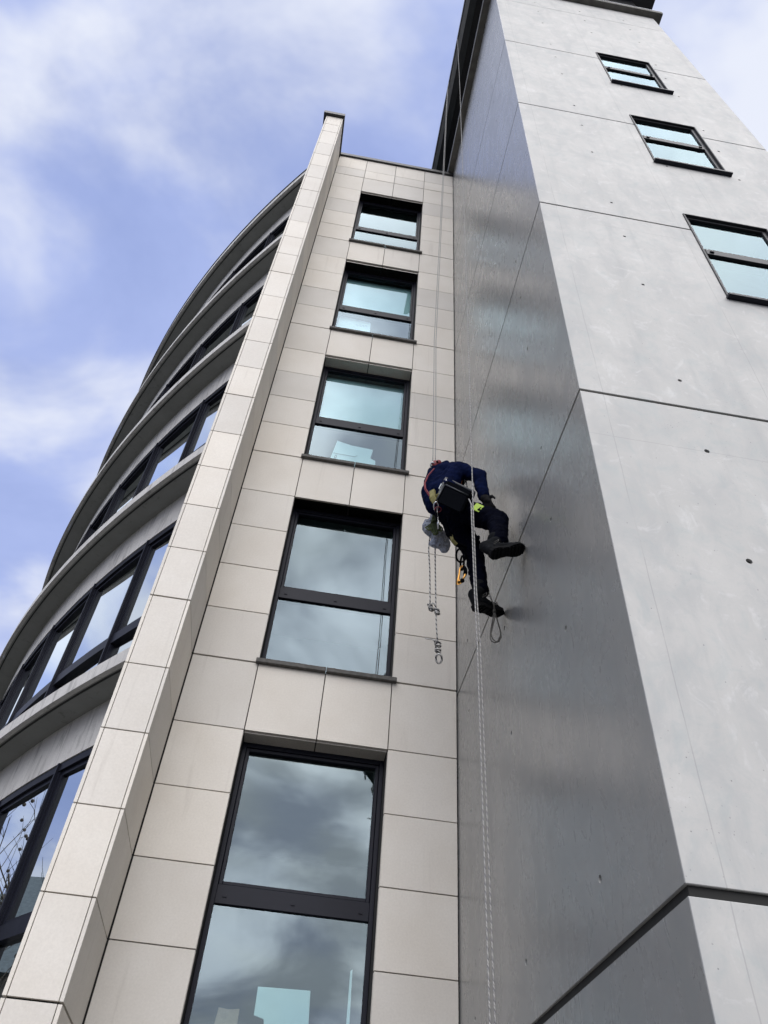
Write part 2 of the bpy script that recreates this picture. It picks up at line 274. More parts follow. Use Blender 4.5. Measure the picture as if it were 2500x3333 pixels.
# ------------------------------------------------------------------ mesh helpers (units; scaled by K when built)
WL = {}
def props(o, label=None, cat=None, group=None, kind=None):
    if label: o['label'] = label
    if cat: o['category'] = cat
    if group: o['group'] = group
    if kind: o['kind'] = kind
    return o
def empty(name, loc, label, cat, group=None):
    o = bpy.data.objects.new(name, None); COL.objects.link(o); o.empty_display_size = 0.2
    o.location = Vector(loc) * K; WL[o.name] = Vector(loc); return props(o, label, cat, group)
def place(o, wloc, parent):
    WL[o.name] = Vector(wloc)
    if parent is not None: o.parent = parent; o.location = (Vector(wloc) - WL[parent.name]) * K
    else: o.location = Vector(wloc) * K
    return o
class MB:
    def __init__(s): s.v = []; s.f = []
    def box(s, lo, hi):
        i = len(s.v); x0, y0, z0 = lo; x1, y1, z1 = hi
        s.v += [(x0, y0, z0), (x1, y0, z0), (x1, y1, z0), (x0, y1, z0), (x0, y0, z1), (x1, y0, z1), (x1, y1, z1), (x0, y1, z1)]
        s.f += [tuple(i + k for k in q) for q in ((0, 3, 2, 1), (4, 5, 6, 7), (0, 1, 5, 4), (1, 2, 6, 5), (2, 3, 7, 6), (3, 0, 4, 7))]; return s
    def hexa(s, c):   # 8 corners: front a b c d (ccw seen from the front), back a b c d
        i = len(s.v); s.v += [tuple(q) for q in c]
        s.f += [tuple(i + k for k in q) for q in ((0, 1, 2, 3), (7, 6, 5, 4), (1, 0, 4, 5), (2, 1, 5, 6), (3, 2, 6, 7), (0, 3, 7, 4))]; return s
    def arc(s, r0, r1, z0, z1, a0, a1, n):
        i = len(s.v)
        for k in range(n + 1):
            a = R(a0 + (a1 - a0) * k / n); c, q = math.cos(a), math.sin(a)
            for r, z in ((r0, z0), (r1, z0), (r1, z1), (r0, z1)): s.v.append((CXC + r * c, CYC + r * q, z))
        for k in range(n):
            b = i + 4 * k
            for u in range(4): w = (u + 1) % 4; s.f.append((b + u, b + w, b + 4 + w, b + 4 + u))
        s.f.append((i, i + 3, i + 2, i + 1)); e = i + 4 * n; s.f.append((e, e + 1, e + 2, e + 3)); return s
    def tube(s, pts, r, seg=8, closed=False):
        pts = [Vector(p) for p in pts]; n = len(pts); i = len(s.v); up = None
        rs = r if hasattr(r, '__len__') else [r] * n
        for k, p in enumerate(pts):
            if closed: d = pts[(k + 1) % n] - pts[k - 1]
            else: d = pts[min(k + 1, n - 1)] - pts[max(k - 1, 0)]
            d.normalize()
            if up is None: up = Vector((0, 1, 0)) if abs(d.y) < 0.9 else Vector((1, 0, 0))
            a = d.cross(up)
            if a.length < 1e-4: a = d.orthogonal()
            a.normalize(); b = a.cross(d).normalized(); up = b
            for q in range(seg):
                t = 2 * math.pi * q / seg; s.v.append(tuple(p + (a * math.cos(t) + b * math.sin(t)) * rs[k]))
        m = n if closed else n - 1
        for k in range(m):
            for q in range(seg):
                w = (q + 1) % seg; k2 = (k + 1) % n; s.f.append((i + k * seg + q, i + k * seg + w, i + k2 * seg + w, i + k2 * seg + q))
        if not closed: s.f.append(tuple(i + q for q in range(seg))[::-1]); s.f.append(tuple(i + (n - 1) * seg + q for q in range(seg)))
        return s
    def ball(s, c, rx, ry=None, rz=None, rot=None, u=14, w=9):
        ry = ry or rx; rz = rz or rx; c = Vector(c); i = len(s.v)
        for a in range(1, w):
            th = math.pi * a / w
            for b in range(u):
                ph = 2 * math.pi * b / u; q = Vector((rx * math.sin(th) * math.cos(ph), ry * math.sin(th) * math.sin(ph), rz * math.cos(th)))
                if rot is not None: q = rot @ q
                s.v.append(tuple(c + q))
        for z in (rz, -rz):
            q = Vector((0, 0, z)); q = rot @ q if rot is not None else q; s.v.append(tuple(c + q))
        T, B = len(s.v) - 2, len(s.v) - 1
        for a in range(w - 2):
            for b in range(u): c2 = (b + 1) % u; s.f.append((i + a * u + b, i + (a + 1) * u + b, i + (a + 1) * u + c2, i + a * u + c2))
        for b in range(u): c2 = (b + 1) % u; s.f.append((T, i + b, i + c2)); s.f.append((B, i + (w - 2) * u + c2, i + (w - 2) * u + b))
        return s
    def build(s, name, m, parent=None, smooth=False, bevel=0.0, origin=None, label=None, cat=None, group=None, kind=None):
        if origin is None:
            xs = list(zip(*s.v)); origin = Vector([(min(a) + max(a)) / 2 for a in xs])
        me = bpy.data.meshes.new(name); me.from_pydata([tuple((Vector(p) - Vector(origin)) * K) for p in s.v], [], s.f); me.update()
        bm = bmesh.new(); bm.from_mesh(me); bmesh.ops.recalc_face_normals(bm, faces=bm.faces)
        if bevel: bmesh.ops.bevel(bm, geom=bm.edges[:], offset=bevel * K, segments=1, affect='EDGES', clamp_overlap=True)
        bm.to_mesh(me); bm.free()
        if smooth: me.polygons.foreach_set('use_smooth', [True] * len(me.polygons))
        me.materials.append(m if not isinstance(m, str) else MT[m])
        o = bpy.data.objects.new(name, me); COL.objects.link(o); place(o, origin, parent)
        return props(o, label, cat, group, kind)
_tiles = {}
def tile(name, lo, hi, m, parent, bevel=0.0015):
    dims = tuple(round(b - a, 3) for a, b in zip(lo, hi)); key = (name, dims, m)
    c = Vector([(a + b) / 2 for a, b in zip(lo, hi)])
    if key not in _tiles:
        h = [d / 2 for d in dims]; b = MB().box([-q for q in h], h); o = b.build(name, m, parent, bevel=bevel, origin=(0, 0, 0)); _tiles[key] = o.data
        place(o, c, parent); return o
    o = bpy.data.objects.new(name, _tiles[key]); COL.objects.link(o); place(o, c, parent); return o

# ------------------------------------------------------------------ measured levels
GZ = -1.88
H = [-5.54, -2.08, 1.365, 4.82, 8.265, 11.745, 15.25, 18.74]        # heavy joints of the stone
OPTOP = {2: 4.005, 3: 7.472, 4: 10.915, 5: 14.40, 6: 17.905, 1: 0.56}      # window heads
XL, XA, XM, XB, XR = -1.252, -0.552, 0.170, 0.890, 1.600
YF = 7.0; TT = 0.03; GAP = 0.005
PTOP = 19.87

# ground
b = MB().box((-400, -400, GZ - 0.3), (400, 400, GZ)); b.build('ground', 'paving', kind='structure')

# ------------------------------------------------------------------ stone-clad building
stone = empty('stone_building', (0.2, 7.0, GZ), "building clad in beige stone tiles with one column of dark windows beside the concrete tower", 'building')
levels = []
for k in range(1, 7):
    z0, z1 = H[k], H[k + 1]; top = z1 - 0.80; st = (top - z0) / 4
    levels.append([z0 + st * i for i in range(4)] + [top, z1])
def rows():
    for lv in levels:
        for i in range(5): yield lv[i], lv[i + 1], i
# shell behind the tiles (with real openings)
sh = MB(); yb, y2 = YF + TT + 0.004, YF + 0.32
sh.box((XL - 0.38, yb, GZ), (XA, y2, PTOP)); sh.box((XB, yb, GZ), (XR + 0.002, y2, PTOP))
zprev = GZ
for k in range(1, 8):
    lo = OPTOP[k] if k in OPTOP else None
    zs = H[k + 1] if k < 7 else PTOP
    if k < 7:
        if k == 1: sh.box((XA, yb, lo), (XB, y2, H[2]))
        else: sh.box((XA, yb, lo), (XB, y2, zs))
    else: sh.box((XA, yb, H[7]), (XB, y2, PTOP))
sh.build('backing_wall', 'joint', stone)
for z0, z1, i in rows():
    g0 = 0.010 if i == 0 else GAP
    g1 = 0.010 if i == 4 else GAP
    if z1 < GZ: continue
    for xa, xb in ((XL, XA), (XB, XR)):
        j = rnd.uniform(-0.0012, 0.0012)
        tile('stone_tile', (xa + GAP, YF + j, z0 + g0), (xb - GAP, YF + TT + j, z1 - g1), 'stone', stone)
    if i == 4:
        for xa, xb in ((XA, XM), (XM, XB)): tile('stone_tile', (xa + GAP, YF, z0), (xb - GAP, YF + TT, z1 - g1), 'stone', stone)
# parapet course
for xa, xb in ((XL, XA), (XA, XM), (XM, XB), (XB, XR)):
    tile('stone_tile', (xa + GAP, YF, H[7] + 0.01), (xb - GAP, YF + TT, H[7] + 0.46), 'stone', stone)
    tile('stone_tile', (xa + GAP, YF, H[7] + 0.47), (xb - GAP, YF + TT, PTOP - 0.01), 'stone', stone)
MB().box((XL, YF - 0.045, PTOP), (XR, YF + 0.4, PTOP + 0.13)).build('coping', 'cap', stone, bevel=0.004)
# windows
YFR = 7.212; YG = 7.256
for k in range(1, 7):
    zt = OPTOP[k]; zb = H[k] + 0.035
    # reveals and head tiles
    for xa, xb in ((XA, XM), (XM, XB)):
        tile('soffit_tile', (xa + GAP, YF + TT + 0.003, zt), (xb - GAP, YFR + 0.02, zt + 0.028), 'stone', stone)
    for i in range(4):
        za, zc = levels[k - 1][i], levels[k - 1][i + 1]
        tile('reveal_tile', (XA - 0.028, YF + TT + 0.003, za + 0.006), (XA - 0.002, YFR + 0.02, zc - 0.006), 'stone', stone)
        tile('reveal_tile', (XB + 0.002, YF + TT + 0.003, za + 0.006), (XB + 0.028, YFR + 0.02, zc - 0.006), 'stone', stone)
    f = MB(); F = 0.042
    x0, x1 = XA + 0.004, XB - 0.004; ztr0, ztr1 = H[k] + 1.10, H[k] + 1.26
    f.box((x0, YFR, zb), (x0 + F, YFR + 0.10, zt)); f.box((x1 - F, YFR, zb), (x1, YFR + 0.10, zt))
    f.box((x0 + F, YFR, zt - 0.05), (x1 - F, YFR + 0.10, zt)); f.box((x0 + F, YFR, zb), (x1 - F, YFR + 0.10, zb + 0.05))
    f.box((x0 + F, YFR - 0.004, ztr0), (x1 - F, YFR + 0.10, ztr1))
    w = f.build('window_frame', 'frame', stone, bevel=0.003)
    s = MB(); a, c = x0 + F + 0.003, x1 - F - 0.003; q = 0.034
    zs0, zs1 = ztr1 + 0.004, zt - 0.053
    s.box((a, YFR + 0.012, zs0), (a + q, YFR + 0.095, zs1)); s.box((c - q, YFR + 0.012, zs0), (c, YFR + 0.095, zs1))
    s.box((a + q, YFR + 0.012, zs1 - q), (c - q, YFR + 0.095, zs1)); s.box((a + q, YFR + 0.012, zs0), (c - q, YFR + 0.095, zs0 + q * 0.9))
    s.build('sash', 'frame', w, bevel=0.004)
    MB().box((a + q, YG, zs0 + q * 0.9), (c - q, YG + 0.012, zs1 - q)).build('pane', 'glass', w)
    MB().box((x0 + F, YG - 0.02, zb + 0.05), (x1 - F, YG - 0.008, ztr0)).build('pane', 'glass', w)
    d = MB()
    for xx in (x0 + 0.12, XM, x1 - 0.12): d.box((xx - 0.018, YFR - 0.012, ztr0 + 0.055), (xx + 0.018, YFR - 0.003, ztr0 + 0.078))
    d.build('drain_cover', 'frame', w)
    for xa, xb in ((XA - 0.03, XM - 0.003), (XM + 0.003, XB + 0.045)):
        m_ = MB().box((xa, YF - 0.05, H[k] - 0.018), (xb, YFR, H[k] + 0.035)); m_.build('sill', 'sill', stone, bevel=0.005)
# rooms behind the panes
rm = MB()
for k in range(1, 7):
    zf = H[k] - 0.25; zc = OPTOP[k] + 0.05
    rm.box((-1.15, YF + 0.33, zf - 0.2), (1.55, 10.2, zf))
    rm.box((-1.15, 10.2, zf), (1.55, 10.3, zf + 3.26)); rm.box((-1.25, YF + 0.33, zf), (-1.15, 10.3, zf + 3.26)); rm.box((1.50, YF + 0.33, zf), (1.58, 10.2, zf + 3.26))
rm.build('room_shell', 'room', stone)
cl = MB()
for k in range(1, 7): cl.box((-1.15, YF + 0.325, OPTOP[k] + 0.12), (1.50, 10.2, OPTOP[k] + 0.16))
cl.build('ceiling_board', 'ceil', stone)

# blind behind the third window from the top
bl = MB(); k = 4
for i in range(46):
    z = OPTOP[k] - 0.08 - i * 0.029
    bl.box((XA + .06, 7.36, z - .0255), (XB - .06, 7.363, z))
bl.build('blind_slats', 'blind', stone, kind='stuff')

MB().box((XA + .06, 7.37, OPTOP[5] - 1.35), (XB - .06, 7.373, OPTOP[5] - .05)).build('brightening_sheet', 'blind', stone)  # pale sheet added behind the glass to brighten this window's upper pane

# ---------------- pilaster
PY = 6.12; PXL, PXR = -1.662, -1.262; ET = 0.028; PT = 19.80
MB().box((PXL + 0.03, PY + 0.034, GZ), (PXR - 0.03, YF + 0.25, PT)).build('pilaster_core', 'joint', stone)
for z0, z1, i in rows():
    g0 = 0.008 if i == 0 else GAP; g1 = 0.008 if i == 4 else GAP
    if z1 < GZ: continue
    j = rnd.uniform(-0.001, 0.001)
    tile('stone_tile', (PXL + ET + 0.006, PY + j, z0 + g0), (PXR - ET - 0.006, PY + 0.03 + j, z1 - g1), 'stone', stone)
    tile('stone_tile', (PXR - ET, PY, z0 + g0), (PXR, YF - 0.004, z1 - g1), 'stone', stone)
    tile('stone_tile', (PXL, PY, z0 + g0), (PXL + ET, YF + 0.25, z1 - g1), 'stone', stone)
for za, zc in ((H[7] + 0.008, H[7] + 0.5), (H[7] + 0.51, PT)):
    tile('stone_tile', (PXL + ET + 0.006, PY, za), (PXR - ET - 0.006, PY + 0.03, zc - 0.004), 'stone', stone)
    tile('stone_tile', (PXR - ET, PY, za), (PXR, YF + 0.25, zc - 0.004), 'stone', stone)
    tile('stone_tile', (PXL, PY, za), (PXL + ET, YF + 0.25, zc - 0.004), 'stone', stone)
MB().box((PXL - 0.07, PY - 0.07, PT), (PXR + 0.03, YF + 0.3, PT + 0.14)).build('coping', 'cap', stone, bevel=0.004)

# ------------------------------------------------------------------ curved wing
CXC, CYC, RO = 13.6, 21.32, 21.08
RI = RO - 0.37
A1, A0 = 223.4, 176.0
curved = empty('curved_building', (-3.5, 10.0, GZ), "curved office wing with stacked concrete ledges and dark ribbon windows left of the stone pilaster", 'building')
Z0 = 4.65; ST = 3.455
NA = 96
for k in range(-1, 5):
    z = Z0 + k * ST; top = k == 4
    zt = z + (0.17 if not top else 0.22)
    MB().arc(RO - 0.06, RO, z, zt, A0, A1, NA).build('ledge', 'ledge', curved)
    MB().arc(RI - 0.15, RO - 0.062, z + 0.012, zt - 0.02, A0, A1, NA).build('soffit', 'soffit', curved)
    MB().arc(RO - 0.105, RO - 0.085, z + 0.004, z + 0.0125, A0, A1, NA).build('drip_groove', 'joint', curved)
    MB().arc(RI - 0.14, RI, z - 0.56, z + 0.010, A0, A1, NA).build('spandrel', 'ledge', curved)
    if top: MB().arc(RO - 0.14, RO + 0.02, zt + 0.002, zt + 0.03, A0, A1, NA).build('roof_edge', 'cap', curved); break
    # ribbon windows above this ledge
    zb, zh = zt - 0.02, z + ST - 0.565; ztr = z + 1.07
    for j in range(-1, 10):
        ac = 218.75 - 3.98 * j; al = ac - 3.98
        if ac > A1: ac = A1 - 0.1
        f = MB(); hw = 0.07; q = math.degrees(0.035 / RI)
        f.arc(RI - 0.11, RI - 0.008, zb, zh, ac - 2.2 * q, ac - q * 0.2, 1)           # mullion
        f.arc(RI - 0.045, RI + 0.012, zb, zh, ac - q * 0.75, ac - q * 0.2 + 0.02, 1)  # outer fin
        f.arc(RI - 0.11, RI - 0.012, zh - 0.09, zh + 0.002, al, ac - 2.2 * q, 3)
        f.arc(RI - 0.11, RI - 0.012, zb, zb + 0.06, al, ac - 2.2 * q, 3)
        f.arc(RI - 0.11, RI - 0.020, ztr, ztr + 0.15, al, ac - 2.2 * q, 3)
        f.arc(RI - 0.105, RI - 0.025, zb, zh, al - 0.02, al + q * 0.9, 1)
        w = f.build('window', 'frame', curved)
        s = MB(); e0, e1 = al + q * 0.95, ac - 2.25 * q; sq = q * 1.3
        s.arc(RI - 0.105, RI - 0.045, ztr + 0.15, zh - 0.09, e0, e0 + sq, 1); s.arc(RI - 0.105, RI - 0.045, ztr + 0.15, zh - 0.09, e1 - sq, e1, 1)
        s.arc(RI - 0.105, RI - 0.045, zh - 0.145, zh - 0.09, e0 + sq, e1 - sq, 2); s.arc(RI - 0.105, RI - 0.045, ztr + 0.15, ztr + 0.195, e0 + sq, e1 - sq, 2)
        s.build('sash', 'frame', w)
        # flat panes between the mullions
        def pane(za, zc, r, nm='pane'):
            a_, b_ = R(e0), R(e1)
            P = lambda a, r_, z_: (CXC + r_ * math.cos(a), CYC + r_ * math.sin(a), z_)
            MB().hexa([P(b_, r, za), P(a_, r, za), P(a_, r, zc), P(b_, r, zc), P(b_, r - .012, za), P(a_, r - .012, za), P(a_, r - .012, zc), P(b_, r - .012, zc)]).build(nm, 'glassblue', w)
        pane(ztr + 0.15, zh - 0.09, RI - 0.072); pane(zb + 0.05, ztr, RI - 0.080)
MB().arc(RI - 0.14, RI, GZ, Z0 - ST - 0.56, A0, A1, 60).build('base_wall', 'ledge', curved)
iw = MB(); iw.arc(16.6, 16.8, GZ, 18.6, A0, A1, 40)
for k in range(-1, 5): iw.arc(16.8, RI - 0.152, Z0 + k * ST - 0.3, Z0 + k * ST + 0.14, A0, A1, 40)
iw.build('interior_wall', 'room', curved)
MB().arc(16.6, RI - 0.2, 18.60, 18.66, A0, A1, 40).build('roof', 'cap', curved)

# ------------------------------------------------------------------ concrete tower
X0 = 1.607; YT = 2.984; XT = 5.165; YB = 11.0
TJ = [GZ, 1.285, 4.770, 8.215, 11.69, 15.22, 18.75, 20.0]
tower = empty('concrete_tower', (3.4, 5.5, GZ), "tall smooth grey concrete stair tower with small square dark framed windows", 'tower')
def apply_bool(o, cut, op='DIFFERENCE'):
    md = o.modifiers.new('b', 'BOOLEAN'); md.operation = op; md.object = cut; md.solver = 'EXACT'
    dg = bpy.context.evaluated_depsgraph_get(); dg.update(); me = bpy.data.meshes.new_from_object(o.evaluated_get(dg)); o.modifiers.clear(); old = o.data; o.data = me; bpy.data.meshes.remove(old)
holes = []
for L in TJ[1:6]:
    for dz in (0.36, -0.50, -1.53):
        z = L + dz
        for x in (2.44, 3.40, 4.34): holes.append(('f', x, z))
        for y in (3.83, 5.16, 6.50): holes.append(('s', y, z))
for x in (2.44, 3.4, 4.34): holes.append(('f', x, 19.1)); holes.append(('f', x, 18.25)); holes.append(('f', x, 17.22))
WINS = [(13.76, 15.62), (10.24, 12.11), (6.73, 8.63), (3.24, 5.13), (-0.25, 1.65)]
WX0, WX1 = 3.25, 4.225
def in_win(x, z): return any(a - 0.06 < z < b_ + 0.0 and WX0 - 0.06 < x < WX1 + 0.06 for a, b_ in WINS)
cut = MB()
def hole(kind, u, z, r=0.0155):
    r *= rnd.uniform(0.85, 1.15); n = 10; i = len(cut.v)
    for dpt, rr in ((-0.02, r * 1.35), (0.055, r * 0.8)):
        for q in range(n):
            t = 2 * math.pi * q / n; cu, cv = rr * math.cos(t), rr * math.sin(t)
            cut.v.append((u + cu, YT + dpt, z + cv) if kind == 'f' else (X0 + dpt, u + cu, z + cv))
    for q in range(n): w = (q + 1) % n; cut.f.append((i + q, i + w, i + n + w, i + n + q))
    cut.f.append(tuple(i + q for q in range(n))[::-1]); cut.f.append(tuple(i + n + q for q in range(n)))
for kd, u, z in holes:
    if any(abs(z - L) < 0.08 for L in TJ): continue
    if kd == 'f' and in_win(u, z): continue
    if z < GZ + .3: continue
    hole(kd, u, z)
hc = cut.build('cutter', 'core')
wc = MB()
for a, b_ in WINS: wc.box((WX0, YT - 0.3, a), (WX1, YT + 0.35, b_))
wcut = wc.build('cutter', 'core')
for k in range(len(TJ) - 1):
    z0, z1 = TJ[k], TJ[k + 1]; g = 0.0135
    lo = (X0, YT, z0 + ((0.024 if k == 1 else g) if k else 0)); hi = (XT, YB, z1 - ((0.024 if k == 0 else g) if k < 6 else 0))
    if k == 6: lo = (X0, YT, z0 + 0.006)
    if k == 5: hi = (XT, YB, z1 - 0.006)
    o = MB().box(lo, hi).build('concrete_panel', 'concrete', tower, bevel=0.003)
    apply_bool(o, wcut); apply_bool(o, hc)
core = MB().box((X0 + 0.016, YT + 0.016, GZ), (XT - 0.016, YB - 0.05, 19.98)).build('tower_core', 'core', tower)
apply_bool(core, wcut)
bpy.data.objects.remove(hc); bpy.data.objects.remove(wcut)
for a, b_ in WINS:
    f = MB(); T = 0.018
    # lining of the recess, standing 12 mm proud of the concrete
    f.box((WX0 + 0.002, YT - 0.012, a + 0.002), (WX0 + T, YT + 0.10, b_ - 0.002)); f.box((WX1 - T, YT - 0.012, a + 0.002), (WX1 - 0.002, YT + 0.10, b_ - 0.002))
    f.box((WX0 + T, YT - 0.012, b_ - T), (WX1 - T, YT + 0.10, b_ - 0.002))
    w = f.build('window_lining', 'frame2', tower, bevel=0.003)
    MB().box((WX0 - 0.01, YT - 0.055, a - 0.035), (WX1 + 0.025, YT + 0.06, a + 0.004)).build('sill', 'frame', w, bevel=0.004)
    f = MB(); q = 0.042; x0, x1, z0, z1 = WX0 + T + .002, WX1 - T - .002, a + 0.006, b_ - T - 0.002; y0, y1 = YT + 0.020, YT + 0.085
    zt = a + 0.97
    f.box((x0, y0, z0), (x0 + q, y1, z1)); f.box((x1 - q, y0, z0), (x1, y1, z1)); f.box((x0 + q, y0, z1 - 0.03), (x1 - q, y1, z1)); f.box((x0 + q, y0, z0), (x1 - q, y1, z0 + q * .8)); f.box((x0 + q, y0 - 0.006, zt), (x1 - q, y1, zt + 0.115))
    f.build('window_frame', 'frame2', w, bevel=0.003)
    MB().box((x0 + q, YT + 0.040, zt + 0.115), (x1 - q, YT + 0.050, z1 - 0.03)).build('pane', 'glasstop', w)
    MB().box((x0 + q, YT + 0.040, z0 + q * .8), (x1 - q, YT + 0.050, zt)).build('pane', 'glasstop', w)
    d = MB()
    for xx in (x0 + 0.10, x1 - 0.10): d.box((xx - 0.02, y0 - 0.016, zt + 0.03), (xx + 0.02, y0 - 0.007, zt + 0.055))
    d.build('drain_cover', 'black', w)
# cornice, dark penthouse and eaves
MB().box((X0 - 0.145, YT - 0.12, 20.003), (XT + 0.18, YB + .1, 20.13)).build('cornice', 'cornice', tower, bevel=0.006)
MB().box((X0 - 0.150, YT - 0.125, 20.132), (XT + 0.185, YB + .1, 20.16)).build('cornice_flashing', 'trim', tower)
MB().box((X0 + 0.06, YT + 0.1, 20.16), (XT - 0.02, YB, 22.55)).build('penthouse_wall', 'dark', tower)
ez = 22.5
MB().box((1.475, 2.2, ez + 0.03), (5.7, YB, ez + 0.25)).build('roof_deck', 'dark', tower)
MB().box((1.315, 2.15, ez + 0.01), (1.473, YB, ez + 0.24)).build('soffit_panel', 'panelgrey', tower)
MB().box((1.215, 2.1, ez), (1.313, YB, ez + 0.22)).build('eave_trim', 'trim', tower)
MB().box((1.19, 2.08, ez - 0.006), (1.213, YB, ez + 0.26)).build('eave_edge', 'cap', tower)
MB().box((1.215, 2.08, ez + 0.262), (5.78, YB, ez + 0.30)).build('roof_sheet', 'cap', tower)

def V(*a): return Vector(a)
# ------------------------------------------------------------------ rope access worker
def remesh(name, shapes, m, parent, origin, voxel=0.011, smooth=6, wr=0.0, wscale=0.12, **kw):
    b = MB()
    for sh_ in shapes:
        if sh_[0] == 'c':       # tapered limb segment
            _, p0, q0, p1, q1 = sh_; p0 = Vector(p0); p1 = Vector(p1); L = (p1 - p0).length; n = max(2, int(L / 0.03))
            b.tube([p0.lerp(p1, i / n) for i in range(n + 1)], [q0 + (q1 - q0) * i / n for i in range(n + 1)], 16); b.ball(p0, q0, u=16); b.ball(p1, q1, u=16)
        elif sh_[0] == 'e': b.ball(sh_[1], *sh_[2], rot=sh_[3] if len(sh_) > 3 else None, u=20, w=12)
    o = b.build(name, m, parent, origin=origin, **kw)
    md = o.modifiers.new('r', 'REMESH'); md.mode = 'VOXEL'; md.voxel_size = voxel * K
    ms = o.modifiers.new('s', 'SMOOTH'); ms.factor = 0.5; ms.iterations = smooth
    if wr:
        for sc_, st_ in ((wscale, wr), (wscale * 0.4, wr * 0.45)):
            tx = bpy.data.textures.new('w', 'CLOUDS'); tx.noise_scale = sc_ * K; tx.noise_depth = 2
            md = o.modifiers.new('d', 'DISPLACE'); md.texture = tx; md.strength = st_ * K; md.mid_level = 0.5
    dg = bpy.context.evaluated_depsgraph_get(); dg.update(); me = bpy.data.meshes.new_from_object(o.evaluated_get(dg)); o.modifiers.clear(); o.data = me
    me.polygons.foreach_set('use_smooth', [True] * len(me.polygons)); return o
HR, HL = V(1.202, 4.900, 5.375), V(1.113, 5.090, 5.538)
KR, KL = V(1.459, 4.680, 5.088), V(1.328, 5.060, 5.020)
AR, AL = V(1.406, 4.520, 4.659), V(1.372, 5.020, 4.524)
SR, SL = V(1.160, 4.960, 6.054), V(0.992, 5.200, 6.240)
ER, WR = V(1.361, 4.870, 5.902), V(1.384, 4.830, 5.563)
EL, WL_ = V(1.227, 5.450, 6.471), V(1.268, 5.280, 6.255)
BR, BL = V(1.068, 4.980, 5.759), V(0.931, 5.140, 5.848)       # rounded back
NK = V(1.073, 5.160, 6.299)
HD = V(1.207, 5.360, 6.416)
LR, LL = V(1.149, 4.930, 5.512), V(0.964, 5.100, 5.627)       # waist
worker = empty('person', tuple(V(1.124, 5.000, 5.462)), "rope access worker in navy fleece and dark trousers, boots against the concrete wall", 'person')
OW = V(1.124, 5.000, 5.462)
fingers = []
def hand(w, d, up, side, curl):
    d = d.normalized(); up = up.normalized(); sd = d.cross(up).normalized() * side; out = [('c', w, .034, w + d * .05, .038), ('c', w + d * .05 - sd * .022, .026, w + d * .09 - sd * .03, .022), ('c', w + d * .05 + sd * .022, .026, w + d * .09 + sd * .028, .022)]
    for i, L in enumerate((.085, .1, .094, .072)):
        b0 = w + d * .09 + sd * (-.036 + .024 * i); b1 = b0 + (d - up * curl * .35).normalized() * L * .45; b2 = b1 + (d - up * curl * 1.1).normalized() * L * .35; b3 = b2 + (d * .3 - up * curl * 1.6).normalized() * L * .28
        out += [('c', b0, .0125, b1, .0118), ('c', b1, .0118, b2, .011), ('c', b2, .011, b3, .0095)]
    t0 = w + d * .03 - sd * .03; t1 = t0 + (d * .5 - sd * .9).normalized() * .05; t2 = t1 + (d * .9 - sd * .3 - up * .3).normalized() * .045
    return out + [('c', t0, .018, t1, .014), ('c', t1, .014, t2, .011)]
HRd = V(1.429, 4.800, 5.380) - WR
body = [('c', HR, .085, KR, .058), ('c', KR, .058, AR, .042), ('c', HL, .085, KL, .058), ('c', KL, .058, AL, .042), ('c', HR, .1, HL, .1), ('c', LR, .085, HR, .09), ('c', LL, .085, HL, .09),
        ('c', LR, .085, LL, .08), ('c', BR, .085, LR, .08), ('c', BL, .085, LL, .08), ('c', BR, .09, BL, .08), ('c', SR, .06, BR, .08), ('c', SL, .065, BL, .08), ('c', SR, .06, SL, .07),
        ('c', SR, .055, ER, .042), ('c', ER, .042, WR, .03), ('c', SL, .055, EL, .042), ('c', EL, .042, WL_, .03), ('c', NK, .06, NK.lerp(HD, .55), .055)]
body += [('e', tuple(HD), (.088, .105, .112)), ('e', tuple(HD + V(.085, .01, -.02)), (.02, .016, .028)), ('e', tuple(HD + V(.05, .0, -.075)), (.045, .05, .04)), ('e', tuple(HD + V(0, .1, -.01)), (.02, .012, .03)), ('e', tuple(HD + V(0, -.1, -.01)), (.02, .012, .03))]
body += hand(WL_, V(.4, -.5, .3), V(0, 0, 1), -1, .8)
remesh('body', body, 'skin', worker, OW, voxel=.010, smooth=3)
j = [('c', SR, .085, ER, .070), ('c', ER, .072, WR, .056), ('c', SL, .085, EL, .066), ('c', EL, .066, WL_, .05), ('c', SR, .088, SL, .095), ('c', NK, .075, NK.lerp(HD, .25), .07),
     ('c', SR, .085, BR, .11), ('c', SL, .095, BL, .105), ('c', BR, .115, BL, .10), ('c', BR, .11, LR, .105), ('c', BL, .10, LL, .10), ('c', LR, .11, LL, .095), ('c', SR, .09, BL, .09), ('c', SL, .09, BR, .10)]
remesh('fleece_jacket', j, 'jacket', worker, OW, voxel=.011, smooth=5, wr=.030, wscale=.10)
tr_ = [('c', HR, .125, KR, .098), ('c', KR, .094, AR, .076), ('c', HL, .135, KL, .095), ('c', KL, .088, AL, .068), ('c', HR, .125, HL, .13), ('c', LR, .105, HR, .12), ('c', LL, .085, HL, .115), ('c', LR, .10, LL, .085),
       ('e', tuple(HL.lerp(KL, .35) + V(.02, -.03, .0)), (.10, .10, .13)), ('e', tuple(HR.lerp(KR, .5) + V(0, -.02, -.03)), (.09, .08, .09))]
remesh('work_trousers', tr_, 'trouser', worker, OW, voxel=.011, smooth=4, wr=.034, wscale=.09)
remesh('glove', [('c', WR, .042, WR + HRd.normalized() * .05, .046)] + hand(WR + HRd.normalized() * .03, HRd, V(-.7, -.3, .4), 1, .5), 'glove', worker, OW, voxel=.0075, smooth=2)
remesh('glove', hand(WL_, V(.4, -.5, .3), V(0, 0, 1), -1, .8), 'glove', worker, OW, voxel=.0075, smooth=2)
